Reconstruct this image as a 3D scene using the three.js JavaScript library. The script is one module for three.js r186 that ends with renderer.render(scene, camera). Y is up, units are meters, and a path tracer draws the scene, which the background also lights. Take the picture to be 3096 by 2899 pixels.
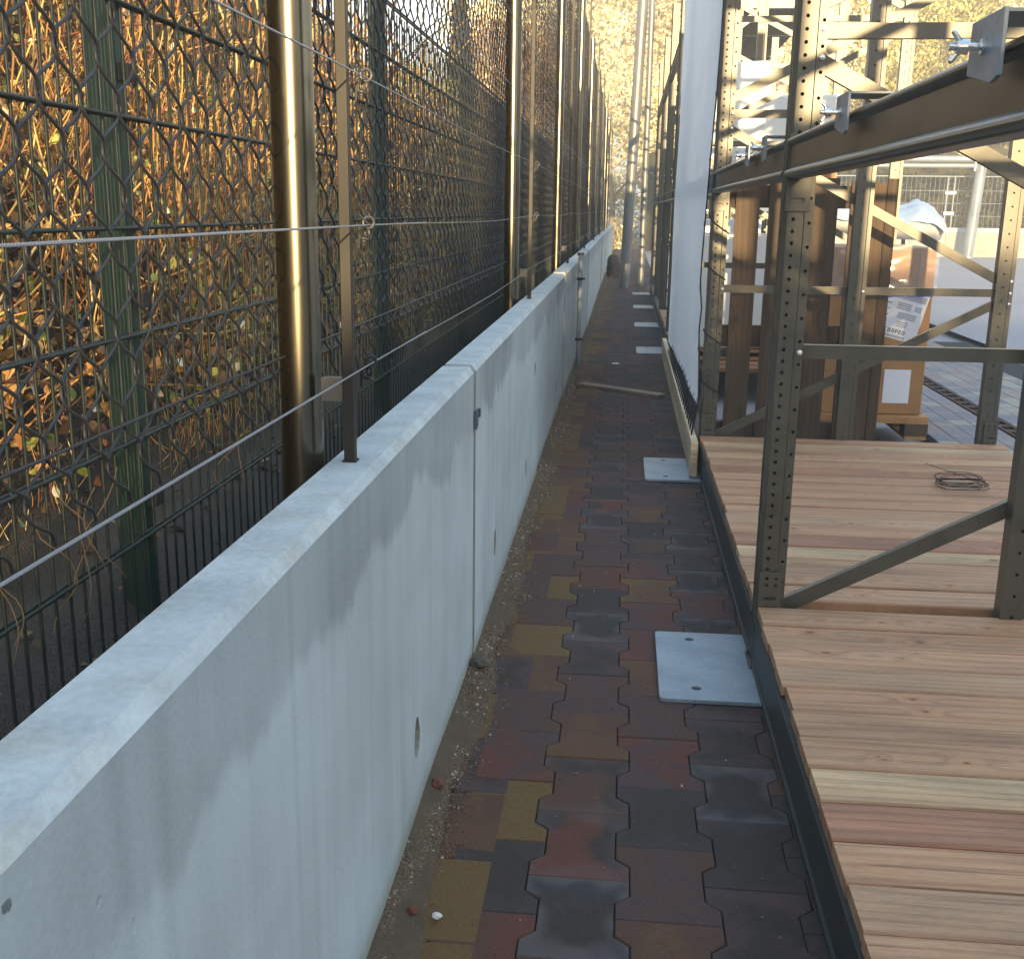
import * as THREE from 'three';
import { mergeGeometries } from 'three/addons/utils/BufferGeometryUtils.js';
import { ImprovedNoise } from 'three/addons/math/ImprovedNoise.js';
import { RoundedBoxGeometry } from 'three/addons/geometries/RoundedBoxGeometry.js';

// ------------------------------------------------------------------ camera, sky, sun, exposure
const W = 1024, H = 958, scene = new THREE.Scene();
const camera = new THREE.PerspectiveCamera(2 * Math.atan(H / 2 / 1166.5) * 180 / Math.PI, W / H, 0.05, 400);
camera.position.set(0, 1.38, 0);
{
  const m = new THREE.Matrix4();
  // rows: right, up, back of the camera in the world
  m.makeBasis(new THREE.Vector3(0.99429, 0.01051, -0.10612), new THREE.Vector3(-0.03743, 0.96621, -0.25501), new THREE.Vector3(0.10522, 0.25753, 0.96052));
  camera.quaternion.setFromRotationMatrix(m);
}
camera.setViewOffset(W, H, 17.2, -40.5, W, H);
scene.add(camera);

const renderer = new THREE.WebGLRenderer({ antialias: true });
renderer.setSize(W, H);
renderer.toneMapping = THREE.LinearToneMapping;
renderer.toneMappingExposure = 4.2;
renderer.shadowMap.enabled = true;

const SUN_AZ = 7.8 * Math.PI / 180, SUN_EL = 7 * Math.PI / 180;   // behind the camera, a little to the right, low
const sunDir = new THREE.Vector3(Math.sin(SUN_AZ) * Math.cos(SUN_EL), Math.sin(SUN_EL), Math.cos(SUN_AZ) * Math.cos(SUN_EL));
{
  const w = 512, h = 256, a = new Float32Array(w * h * 4), mix = (p, q, t) => p + (q - p) * t;
  for (let j = 0; j < h; j++) for (let i = 0; i < w; i++) {
    const ph = ((i + 0.5) / w - 0.5) * 2 * Math.PI, th = ((j + 0.5) / h - 0.5) * Math.PI, y = Math.sin(th);
    const x = Math.cos(ph) * Math.cos(th), z = Math.sin(ph) * Math.cos(th);
    const c = x * sunDir.x + y * sunDir.y + z * sunDir.z, e = Math.pow(Math.max(0, 1 - Math.max(0, y)), 1.9);
    const glow = Math.pow(Math.max(0, c), 14), wide = Math.pow(Math.max(0, c * 0.5 + 0.5), 3) * e;
    const zen = [0.165, 0.275, 0.405], hor = [0.45, 0.52, 0.56], k = (j * w + i) * 4;
    for (let q = 0; q < 3; q++) {
      let v = mix(zen[q], hor[q], e) + [0.55, 0.36, 0.16][q] * wide * 0.5 + [1.3, 0.85, 0.4][q] * glow * 0.5;
      if (y < 0) v = mix(v, [0.09, 0.085, 0.08][q], Math.min(1, -y * 8));
      a[k + q] = v;
    }
    a[k + 3] = 1;
  }
  const t = new THREE.DataTexture(a, w, h, THREE.RGBAFormat, THREE.FloatType);
  t.mapping = THREE.EquirectangularReflectionMapping; t.magFilter = t.minFilter = THREE.LinearFilter; t.needsUpdate = true;
  scene.background = t; scene.environment = t;
}
const sun = new THREE.DirectionalLight(new THREE.Color().setRGB(1, 0.73, 0.38), 4.8);
sun.target.position.set(0, 0, -10); sun.position.copy(sunDir).multiplyScalar(60).add(sun.target.position);
sun.castShadow = true; sun.shadow.mapSize.set(4096, 4096);
Object.assign(sun.shadow.camera, { left: -30, right: 30, top: 30, bottom: -30, near: 1, far: 160 });
scene.add(sun, sun.target);

// ------------------------------------------------------------------ helpers
function rng(seed) { let s = seed >>> 0; return () => { s = (s + 0x6D2B79F5) >>> 0; let t = s; t = Math.imul(t ^ (t >>> 15), t | 1); t ^= t + Math.imul(t ^ (t >>> 7), t | 61); return ((t ^ (t >>> 14)) >>> 0) / 4294967296; }; }
const used = {};
function numbered(n) { const c = used[n] ?? 0; used[n] = c + 1; return c ? n + '_' + String(c).padStart(3, '0') : n; }
function flat(gs) {
  const out = gs.map((g) => { const q = g.index ? g.toNonIndexed() : g.clone(); for (const k of Object.keys(q.attributes)) if (!['position', 'normal', 'uv'].includes(k)) q.deleteAttribute(k); q.clearGroups?.(); return q; });
  return out.length === 1 ? out[0] : mergeGeometries(out);
}
function thing(name, label, category, x, y, d, group) {
  const o = new THREE.Group(); o.name = numbered(name); o.position.set(x, y, -d); scene.add(o);
  o.userData = { label, category }; if (group) o.userData.group = group;
  return o;
}
function structure(name, g, m) { const o = new THREE.Mesh(g, m); o.name = numbered(name); o.userData.kind = 'structure'; o.castShadow = o.receiveShadow = true; scene.add(o); return o; }
function part(name, parent, g, m, kind) {
  const o = new THREE.Mesh(Array.isArray(g) ? flat(g) : g, m); o.name = name; o.castShadow = o.receiveShadow = true; parent.add(o);
  if (kind) o.userData.kind = kind;
  return o;
}
const V = (x, y, d) => new THREE.Vector3(x, y, -d);
// box between x0..x1, y0..y1, depth d0..d1, uv in metres on every face
function box(x0, x1, y0, y1, d0, d1) {
  const a = x1 - x0, b = y1 - y0, c = d1 - d0, g = new THREE.BoxGeometry(a, b, c), uv = g.attributes.uv, n = g.attributes.normal;
  for (let i = 0; i < uv.count; i++) {
    const nx = Math.abs(n.getX(i)) > 0.5, ny = Math.abs(n.getY(i)) > 0.5;
    uv.setXY(i, uv.getX(i) * (nx ? c : a), uv.getY(i) * (ny ? c : b));
  }
  return g.translate((x0 + x1) / 2, (y0 + y1) / 2, -(d0 + d1) / 2);
}
function rbox(a, b, c, r) { return new RoundedBoxGeometry(a, b, c, 2, r); }
function bar(p, q, w, h) {             // square bar from p to q
  const L = p.distanceTo(q), g = new THREE.BoxGeometry(w, h, L), m = new THREE.Matrix4().lookAt(q, p, Math.abs(p.y - q.y) > 0.95 * L ? new THREE.Vector3(1, 0, 0) : new THREE.Vector3(0, 1, 0));
  return g.applyMatrix4(m).translate((p.x + q.x) / 2, (p.y + q.y) / 2, (p.z + q.z) / 2);
}
function cyl(p, q, r0, r1 = r0, n = 12) {
  const L = p.distanceTo(q), g = new THREE.CylinderGeometry(r1, r0, L, n, 1), m = new THREE.Matrix4().makeRotationFromQuaternion(new THREE.Quaternion().setFromUnitVectors(new THREE.Vector3(0, 1, 0), q.clone().sub(p).normalize()));
  return g.applyMatrix4(m).translate((p.x + q.x) / 2, (p.y + q.y) / 2, (p.z + q.z) / 2);
}
function tube(pts, r, seg, n = 6, closed = false) { return new THREE.TubeGeometry(new THREE.CatmullRomCurve3(pts, closed), seg, r, n, closed); }
// profile in (x, y), extruded along depth d0..d1
function prof(pts, d0, d1, holes = []) {
  const s = new THREE.Shape(pts.map(([x, y]) => new THREE.Vector2(x, y)));
  for (const h of holes) s.holes.push(h);
  return new THREE.ExtrudeGeometry(s, { depth: d1 - d0, bevelEnabled: false }).translate(0, 0, -d1);
}
// profile in plan (x, depth), extruded upwards y0..y1
function plan(pts, y0, y1) {
  const s = new THREE.Shape(pts.map(([x, d]) => new THREE.Vector2(x, d)));
  return new THREE.ExtrudeGeometry(s, { depth: y1 - y0, bevelEnabled: false }).rotateX(-Math.PI / 2).translate(0, y0, 0);
}
const noise = new ImprovedNoise(), clamp = (v, a = 0, b = 1) => Math.min(b, Math.max(a, v)), lerp = (a, b, t) => a + (b - a) * t, sst = (a, b, x) => { const t = clamp((x - a) / (b - a)); return t * t * (3 - 2 * t); };
// noise that repeats with period p
function pn(x, y, p, q, z = 0.5) { const c = (u, v) => noise.noise(u, v, z); const fx = x / p, fy = y / q; return lerp(lerp(c(x, y), c(x - p, y), fx), lerp(c(x, y - q), c(x - p, y - q), fx), fy); }
const lin2s = (v) => { v = clamp(v); return v <= 0.0031308 ? v * 12.92 : 1.055 * Math.pow(v, 1 / 2.4) - 0.055; };
function texture(w, h, fn, color = true, wrap = true) {  // fn(u, v) -> linear rgb or a grey value
  const a = new Uint8Array(w * h * 4);
  for (let j = 0; j < h; j++) for (let i = 0; i < w; i++) {
    const c = fn((i + 0.5) / w, (j + 0.5) / h), k = (j * w + i) * 4;
    for (let q = 0; q < 3; q++) { const v = Array.isArray(c) ? c[q] : c; a[k + q] = Math.round(255 * (color ? lin2s(v) : clamp(v))); }
    a[k + 3] = 255;
  }
  const t = new THREE.DataTexture(a, w, h); t.magFilter = THREE.LinearFilter; t.minFilter = THREE.LinearMipmapLinearFilter; t.generateMipmaps = true;
  if (wrap) t.wrapS = t.wrapT = THREE.RepeatWrapping;
  if (color) t.colorSpace = THREE.SRGBColorSpace;
  t.needsUpdate = true; return t;
}
const rep = (t, x, y) => { const c = t.clone(); c.repeat.set(x, y); c.needsUpdate = true; return c; };
const C = (r, g, b) => new THREE.Color().setRGB(r, g, b);
const std = (o) => new THREE.MeshStandardMaterial(o);

// ------------------------------------------------------------------ materials
const R0 = rng(7);
const grainTex = texture(256, 256, (u, v) => { const f = pn(u * 64, v * 64, 64, 64, 3.1) * 0.5 + pn(u * 128, v * 128, 128, 128, 9.2) * 0.5; return 0.5 + f * 0.55; }, false);
const topTex = texture(512, 512, (u, v) => { const f = pn(u * 5, v * 5, 5, 5, 1.3) * 0.5 + pn(u * 13, v * 13, 13, 13, 4.4) * 0.4 + pn(u * 60, v * 60, 60, 60, 2.2) * 0.3 + pn(u * 200, v * 200, 200, 200, 6.2) * 0.2, w = sst(0.1, 0.5, pn(u * 6, v * 6, 6, 6, 8.3)); const k = clamp(0.82 + f * 0.5); return [k, k * (1 - 0.06 * w), k * (1 - 0.13 * w)]; });
const patchTex = texture(256, 256, (u, v) => { const f = pn(u * 5, v * 5, 5, 5, 1.3) * 0.5 + pn(u * 13, v * 13, 13, 13, 4.4) * 0.35 + pn(u * 60, v * 60, 60, 60, 2.2) * 0.25; return clamp(0.82 + f * 0.4); });
// cast concrete: vertical run marks, soft clouds, fine pores
const wallTex = texture(1536, 512, (u, v) => {
  const run = pn(u * 60, v * 1.2 + 3, 60, 9, 0.3) * 0.5 + pn(u * 170, v * 2 + 3, 170, 8, 5.3) * 0.45, fade = sst(1.0, 0.25, v) * 0.5 + 0.5;
  const cl = pn(u * 9, v * 3, 9, 3, 2.7) * 0.6 + pn(u * 28, v * 9, 28, 9, 7.7) * 0.35;
  // damp stain hanging from the chamfer, with ragged lower edges
  const edge = 0.80 + 0.13 * pn(u * 13, 0.4, 13, 9, 3.7) + 0.07 * pn(u * 47, 0.9, 47, 9, 6.1) + 0.03 * pn(u * 110, v * 6, 110, 9, 2.1), stain = sst(edge - 0.015, edge + 0.03, v) * (0.35 + 0.65 * sst(-0.25, 0.3, pn(u * 5, 1.5, 5, 9, 8.8)));
  const drip = Math.pow(clamp(pn(u * 90, 2.5, 90, 9, 4.2) + 0.1), 2) * 1.6 * sst(0.1, 0.5, v);
  const fine = pn(u * 420, v * 150, 420, 150, 1.9) * 0.07 + pn(u * 700, v * 256, 700, 256, 2.9) * 0.05;
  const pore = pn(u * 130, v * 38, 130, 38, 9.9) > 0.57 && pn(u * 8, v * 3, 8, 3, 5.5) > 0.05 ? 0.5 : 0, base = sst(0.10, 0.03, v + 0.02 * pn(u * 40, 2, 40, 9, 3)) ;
  const k = clamp(0.84 + run * 0.26 * fade + cl * 0.30 - stain * 0.27 - drip * 0.18 + fine - pore, 0.05, 1);
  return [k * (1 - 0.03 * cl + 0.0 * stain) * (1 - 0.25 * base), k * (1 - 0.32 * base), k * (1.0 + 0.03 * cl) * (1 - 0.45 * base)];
});
const poreTex = texture(512, 512, (u, v) => {
  let p = pn(u * 22, v * 22, 22, 22, 6.6);
  return clamp(0.75 + pn(u * 150, v * 150, 150, 150, 3.3) * 0.15 - (p > 0.52 ? 0.5 : 0));
}, false);
const M = {};
M.wall = std({ map: rep(wallTex, 1 / 4.1, 1 / 0.95), color: C(0.50, 0.555, 0.565), roughness: 0.85, bumpMap: rep(poreTex, 1 / 0.9, 1 / 0.9), bumpScale: 0.002 });
M.wallTop = std({ map: rep(topTex, 1.3, 1.3), color: C(0.575, 0.615, 0.615), roughness: 0.9, bumpMap: rep(grainTex, 3, 3), bumpScale: 0.001 });
M.seal = std({ color: C(0.30, 0.275, 0.22), roughness: 0.9 });
M.rack = new THREE.MeshPhysicalMaterial({ map: rep(patchTex, 2, 2), color: C(0.088, 0.081, 0.060), roughness: 0.40, metalness: 0.3, clearcoat: 0.35, clearcoatRoughness: 0.35, bumpMap: rep(grainTex, 12, 12), bumpScale: 0.00025 });
const galvTex = texture(256, 256, (u, v) => { const f = pn(u * 3, v * 3, 3, 3, 1.3) * 0.7 + pn(u * 9, v * 9, 9, 9, 4.4) * 0.4 + pn(u * 34, v * 34, 34, 34, 2.2) * 0.35, sp = pn(u * 40, v * 40, 40, 40, 12.2) > 0.6 ? 0.35 : 0; const k = clamp(0.76 + f * 0.42 - sp); return [k, k * 1.0, k * 1.03]; });
M.galv = std({ map: rep(galvTex, 2.2, 2.2), color: C(0.31, 0.365, 0.405), roughness: 0.42, metalness: 0.15, bumpMap: rep(grainTex, 8, 8), bumpScale: 0.0002 });
M.pipe = std({ map: rep(patchTex, 2, 4), color: C(0.26, 0.255, 0.245), roughness: 0.45, metalness: 0.55 });
M.lowBeamShade = std({ map: rep(patchTex, 2, 2), color: C(0.042, 0.044, 0.042), roughness: 0.5 });  // darker copy of the rack paint: shade below the deck put into the colour
M.zinc = std({ color: C(0.62, 0.64, 0.66), roughness: 0.25, metalness: 0.9 });
M.bolt = std({ color: C(0.68, 0.68, 0.68), roughness: 0.3, metalness: 0.7 });
M.pole = new THREE.MeshPhysicalMaterial({ map: rep(patchTex, 4, 2), color: C(0.19, 0.17, 0.12), roughness: 0.27, metalness: 1.0, clearcoat: 0.4, clearcoatRoughness: 0.15 });
M.post = std({ color: C(0.026, 0.023, 0.017), roughness: 0.5, metalness: 0.2 });
M.mesh = std({ color: C(0.014, 0.016, 0.020), roughness: 0.55 });
M.clip = std({ color: C(0.15, 0.14, 0.12), roughness: 0.4, metalness: 0.6 });
M.cable = std({ color: C(0.27, 0.27, 0.28), roughness: 0.45, metalness: 0.4 });
M.green = std({ color: C(0.014, 0.045, 0.028), roughness: 0.5 });
M.rod = std({ color: C(0.013, 0.023, 0.019), roughness: 0.5 });
M.hole = std({ color: C(0.01, 0.01, 0.01), roughness: 1 });
M.black = std({ color: C(0.012, 0.012, 0.013), roughness: 0.7 });
M.banner = new THREE.MeshPhysicalMaterial({ color: C(0.93, 0.945, 0.97), roughness: 1, transmission: 0.5, thickness: 0, side: THREE.DoubleSide, bumpMap: rep(grainTex, 4, 4), bumpScale: 0.0003 });
M.soil = std({ map: rep(patchTex, 1.3, 1.3), color: C(0.085, 0.072, 0.058), roughness: 1, bumpMap: rep(grainTex, 3, 3), bumpScale: 0.012 });
M.litter = std({ map: rep(patchTex, 0.8, 0.8), color: C(0.16, 0.085, 0.035), roughness: 1, bumpMap: rep(grainTex, 2, 2), bumpScale: 0.02 });
M.sand = std({ map: rep(patchTex, 3, 3), color: C(0.125, 0.084, 0.050), roughness: 1, bumpMap: rep(grainTex, 4, 4), bumpScale: 0.012 });
M.joint = std({ map: rep(patchTex, 3, 3), color: C(0.035, 0.032, 0.030), roughness: 1 });
M.yard = std({ map: rep(patchTex, 0.4, 0.4), color: C(0.37, 0.35, 0.37), roughness: 0.95 });

// paver colours: two tones run into one another inside a stone, with a fine speckle and a chalky bloom on some edges
function paverMat(c1, c2, seed, bloom) {
  const t = texture(96, 128, (u, v) => {
    const n = noise.noise(u * 2.2, v * 2.2, seed) + noise.noise(u * 6, v * 6, seed + 3) * 0.4, k = sst(-0.35, 0.45, n + (v - 0.5) * 0.7);
    const sp = 1 + noise.noise(u * 60, v * 80, seed) * 0.28 + noise.noise(u * 28, v * 36, seed + 9) * 0.16;
    const e = Math.max(Math.abs(u - 0.5), Math.abs(v - 0.5)) * 2, bl = bloom * sst(0.55, 0.95, e + noise.noise(u * 4, v * 4, seed + 5) * 0.35);
    return [0, 1, 2].map((q) => lerp(lerp(c1[q], c2[q], k) * sp, [0.17, 0.18, 0.195][q], bl) * [0.86, 0.68, 0.60][q]);
  }, true, false);
  return std({ map: t, roughness: 0.95, bumpMap: rep(grainTex, 1, 1), bumpScale: 0.0012 });
}
const cD = [0.050, 0.042, 0.039], cB = [0.100, 0.060, 0.042], cR = [0.130, 0.053, 0.038], cO = [0.155, 0.108, 0.038], cT = [0.130, 0.076, 0.040], cV = [0.082, 0.058, 0.058];
const P = {
  dark: paverMat(cD, cD, 1.5, 0.09), bloom: paverMat(cD, [0.05, 0.05, 0.055], 2.5, 0.45), brown: paverMat(cB, cV, 3.5, 0.0), brownDark: paverMat(cB, cD, 4.5, 0.15),
  red: paverMat(cR, cB, 5.5, 0.0), redDark: paverMat(cR, cD, 6.5, 0.21), ochre: paverMat(cO, cO, 7.5, 0), tan: paverMat(cT, cB, 8.5, 0), tanOchre: paverMat(cT, cO, 9.5, 0), violet: paverMat(cV, cD, 10.5, 0.07), redBrown: paverMat(cR, cV, 11.5, 0.05),
};

// ------------------------------------------------------------------ ground
structure('ground', (() => { const g = new THREE.PlaneGeometry(400, 400).rotateX(-Math.PI / 2); g.translate(0, -0.075, -60); g.attributes.uv.array.forEach((v, i, a) => { a[i] = v * 400; }); return g; })(), M.yard);
const bankY = (x, d) => {
  if (x > -1.22) return lerp(0.40, 0.615, sst(-0.925, -0.985, x)) + 0.015 * noise.noise(x * 6, d * 3, 1);
  const t = -1.22 - x, n = noise.noise(x * 1.1, d * 0.6, 4.2);
  const cap = lerp(2.1, 1.15, sst(7, 16, d)), k = cap / 1.83;
  return 0.615 + Math.min(t * 1.15, cap + Math.max(0, t - k) * lerp(0.42, 0.15, sst(7, 16, d))) + n * Math.min(0.35, t * 0.4);
};
{ // soil strip and bank behind the wall
  const nx = 60, nd = 150, pos = [], uv = [], idx = [], col = [];
  for (let j = 0; j <= nd; j++) for (let i = 0; i <= nx; i++) {
    const d = -1.2 + 49 * Math.pow(j / nd, 1.5), x = -0.524 - 11 * Math.pow(i / nx, 1.7);
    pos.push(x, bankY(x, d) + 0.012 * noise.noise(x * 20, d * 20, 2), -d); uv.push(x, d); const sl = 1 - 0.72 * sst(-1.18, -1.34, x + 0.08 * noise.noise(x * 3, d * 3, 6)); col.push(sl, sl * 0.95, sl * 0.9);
  }
  for (let j = 0; j < nd; j++) for (let i = 0; i < nx; i++) { const a = j * (nx + 1) + i, b = a + 1, c = a + nx + 1, e = c + 1; idx.push(a, c, b, b, c, e); }
  const g = new THREE.BufferGeometry(); g.setAttribute('position', new THREE.Float32BufferAttribute(pos, 3)); g.setAttribute('uv', new THREE.Float32BufferAttribute(uv, 2)); g.setAttribute('color', new THREE.Float32BufferAttribute(col, 3)); g.setIndex(idx); g.computeVertexNormals();
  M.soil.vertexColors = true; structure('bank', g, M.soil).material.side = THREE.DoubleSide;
}
// low unseen block added behind the camera: it throws the shade that covers the path and the lower parts
structure('shed', box(1.54, 60, -0.07, 3.02, -18, -12), M.wall);

{ // unseen leaf screen added on top of that block: it thins the low sun before it reaches the lower parts of the racks
  const R = rng(515), n = 11000, g = new THREE.PlaneGeometry(0.075, 0.05), im = new THREE.InstancedMesh(g, std({ color: C(0.05, 0.06, 0.03), roughness: 0.9, side: THREE.DoubleSide }), n), mm = new THREE.Matrix4(), q = new THREE.Quaternion(), e = new THREE.Euler();
  for (let i = 0; i < n; i++) { const x = 1.6 + R() * 15; mm.compose(new THREE.Vector3(x, 3.0 + (0.52 + 0.10 * noise.noise(x * 0.9, 3, 1)) * Math.pow(R(), 1.15), 12.2 + R() * 0.7), q.setFromEuler(e.set(R() * 6, R() * 6, R() * 6)), new THREE.Vector3(1, 1, 1)); im.setMatrixAt(i, mm); }
  im.name = 'leaf_screen'; im.userData = { kind: 'stuff', label: 'unseen leaf screen added behind the camera to thin the low sun', category: 'leaf_screen' }; im.castShadow = true; scene.add(im);
}
// paving of the path
const path = structure('path', box(-0.432, 0.66, -0.07, -0.045, -1, 45), M.joint);
const JW = 0.187, PL = 0.284, J1 = -0.143, PH = 2.221;
function paverShape(leftStraight, w0 = 0, rightStraight) {   // centred on its own origin, long side along depth
  const q = 0.0155, g = 0.0013, h = PL / 2 - 0.0006, a = 0.056, b = 0.086, hw = JW / 2 - g;
  const right = rightStraight ? [[w0, -h], [w0, h]] : [[hw + q, -h], [hw + q, -b], [hw - q, -a], [hw - q, a], [hw + q, b], [hw + q, h]];
  const left = leftStraight ? [[-w0, h], [-w0, -h]] : [[-hw - q, h], [-hw - q, b], [-hw + q, a], [-hw + q, -a], [-hw - q, -b], [-hw - q, -h]];
  return [...right, ...left];
}
function paverGeo(pts) {
  const s = new THREE.Shape(pts.map(([x, y]) => new THREE.Vector2(x, y))), bb = pts.reduce((o, [x, y]) => [Math.min(o[0], x), Math.max(o[1], x), Math.min(o[2], y), Math.max(o[3], y)], [9, -9, 9, -9]);
  const g = new THREE.ExtrudeGeometry(s, { depth: 0.04, bevelEnabled: true, bevelThickness: 0.0025, bevelSize: 0.0022, bevelOffset: -0.0022, bevelSegments: 1 }), p = g.attributes.position, uv = g.attributes.uv;
  for (let i = 0; i < p.count; i++) uv.setXY(i, clamp((p.getX(i) - bb[0]) / (bb[1] - bb[0])), clamp((p.getY(i) - bb[2]) / (bb[3] - bb[2])));
  return g.rotateX(-Math.PI / 2).translate(0, -0.0425, 0);   // top at y = 0
}
const gH = paverGeo(paverShape()), gHalfL = paverGeo(paverShape(true, 0.091 )), gHalfR = paverGeo(paverShape(false, 0.09, true));
const gRect = paverGeo([[0.0645, -0.148], [0.0645, 0.148], [-0.0645, 0.148], [-0.0645, -0.148]]);
{
  const R = rng(41), rest = {}, near = 9.3;
  const pick = (col) => {
    const t = R();
    if (col === 0) return t < 0.58 ? P.ochre : t < 0.66 ? P.tan : t < 0.62 ? P.tanOchre : t < 0.76 ? P.violet : t < 0.9 ? P.brown : P.redBrown;
    if (col === 1) return t < 0.14 ? P.ochre : t < 0.32 ? P.red : t < 0.5 ? P.tan : t < 0.64 ? P.brown : t < 0.78 ? P.dark : t < 0.9 ? P.redBrown : P.tanOchre;
    if (col === 2) return t < 0.2 ? P.bloom : t < 0.38 ? P.brown : t < 0.54 ? P.brownDark : t < 0.68 ? P.red : t < 0.8 ? P.redDark : t < 0.92 ? P.dark : P.tan;
    if (col === 3) return t < 0.24 ? P.brown : t < 0.44 ? P.redBrown : t < 0.58 ? P.dark : t < 0.72 ? P.brownDark : t < 0.86 ? P.tan : P.violet;
    return t < 0.28 ? P.dark : t < 0.5 ? P.violet : t < 0.68 ? P.brownDark : t < 0.82 ? P.redDark : P.bloom;
  };
  // a few stones that stand out in the photograph, by column and row (row counts boundaries away from the camera)
  const fixed = { '0,1': P.ochre, '0,2': P.tan, '0,3': P.violet, '0,4': P.ochre, '0,5': P.violet, '0,6': P.tan, '1,0': P.red, '1,1': P.dark, '1,2': P.ochre, '1,3': P.redBrown, '1,4': P.brown, '1,5': P.tan, '1,6': P.ochre, '2,0': P.bloom, '2,1': P.redDark, '2,2': P.brownDark, '2,3': P.tan, '2,4': P.brown, '2,5': P.violet, '2,6': P.bloom, '2,7': P.dark, '2,8': P.red, '3,0': P.tan, '3,1': P.brown, '3,2': P.dark, '3,3': P.redBrown, '3,4': P.brown, '3,5': P.tan, '3,6': P.redBrown, '3,7': P.redBrown, '3,8': P.tanOchre, '4,0': P.violet, '4,1': P.dark, '4,2': P.bloom, '4,3': P.violet, '4,4': P.violet, '4,7': P.redBrown, '4,8': P.bloom };
  const cols = [
    { c: 0, x: -0.3035, g: gRect, len: 0.302, z0: 1.965 - 0.302 * 0.5 }, { c: 1, x: J1 - JW / 2 , g: gHalfL, len: PL, z0: PH - PL },
    { c: 2, x: J1 + JW / 2, g: gH, len: PL, z0: PH - PL / 2 }, { c: 3, x: J1 + JW * 1.5, g: gH, len: PL, z0: PH - PL }, { c: 4, x: J1 + JW * 2.5, g: gH, len: PL, z0: PH - PL / 2 }, { c: 5, x: J1 + JW * 3.5, g: gHalfR, len: PL, z0: PH - PL },
  ];
  for (const { c, x, g, len, z0 } of cols) for (let k = -3; z0 + k * len < 42; k++) {
    const d = z0 + k * len; let m = pick(c); if (fixed[c + ',' + k]) m = fixed[c + ',' + k];
    const dy = (R() - 0.5) * 0.003, flip = R() < 0.5 && c > 1 && c < 5;
    if (d < near) {
      const o = part('paver', path, g, m); o.position.set(x, dy, -d); if (flip) o.rotation.y = Math.PI;
      o.rotation.x = (R() - 0.5) * 0.006; o.rotation.z = (R() - 0.5) * 0.006;
    } else (rest[m.uuid] ??= { m, l: [] }).l.push(g.clone().translate(x, dy * 0.5, -d));
  }
  for (const { m, l } of Object.values(rest)) part('far_paving', path, l, m, 'stuff');
}
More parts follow.
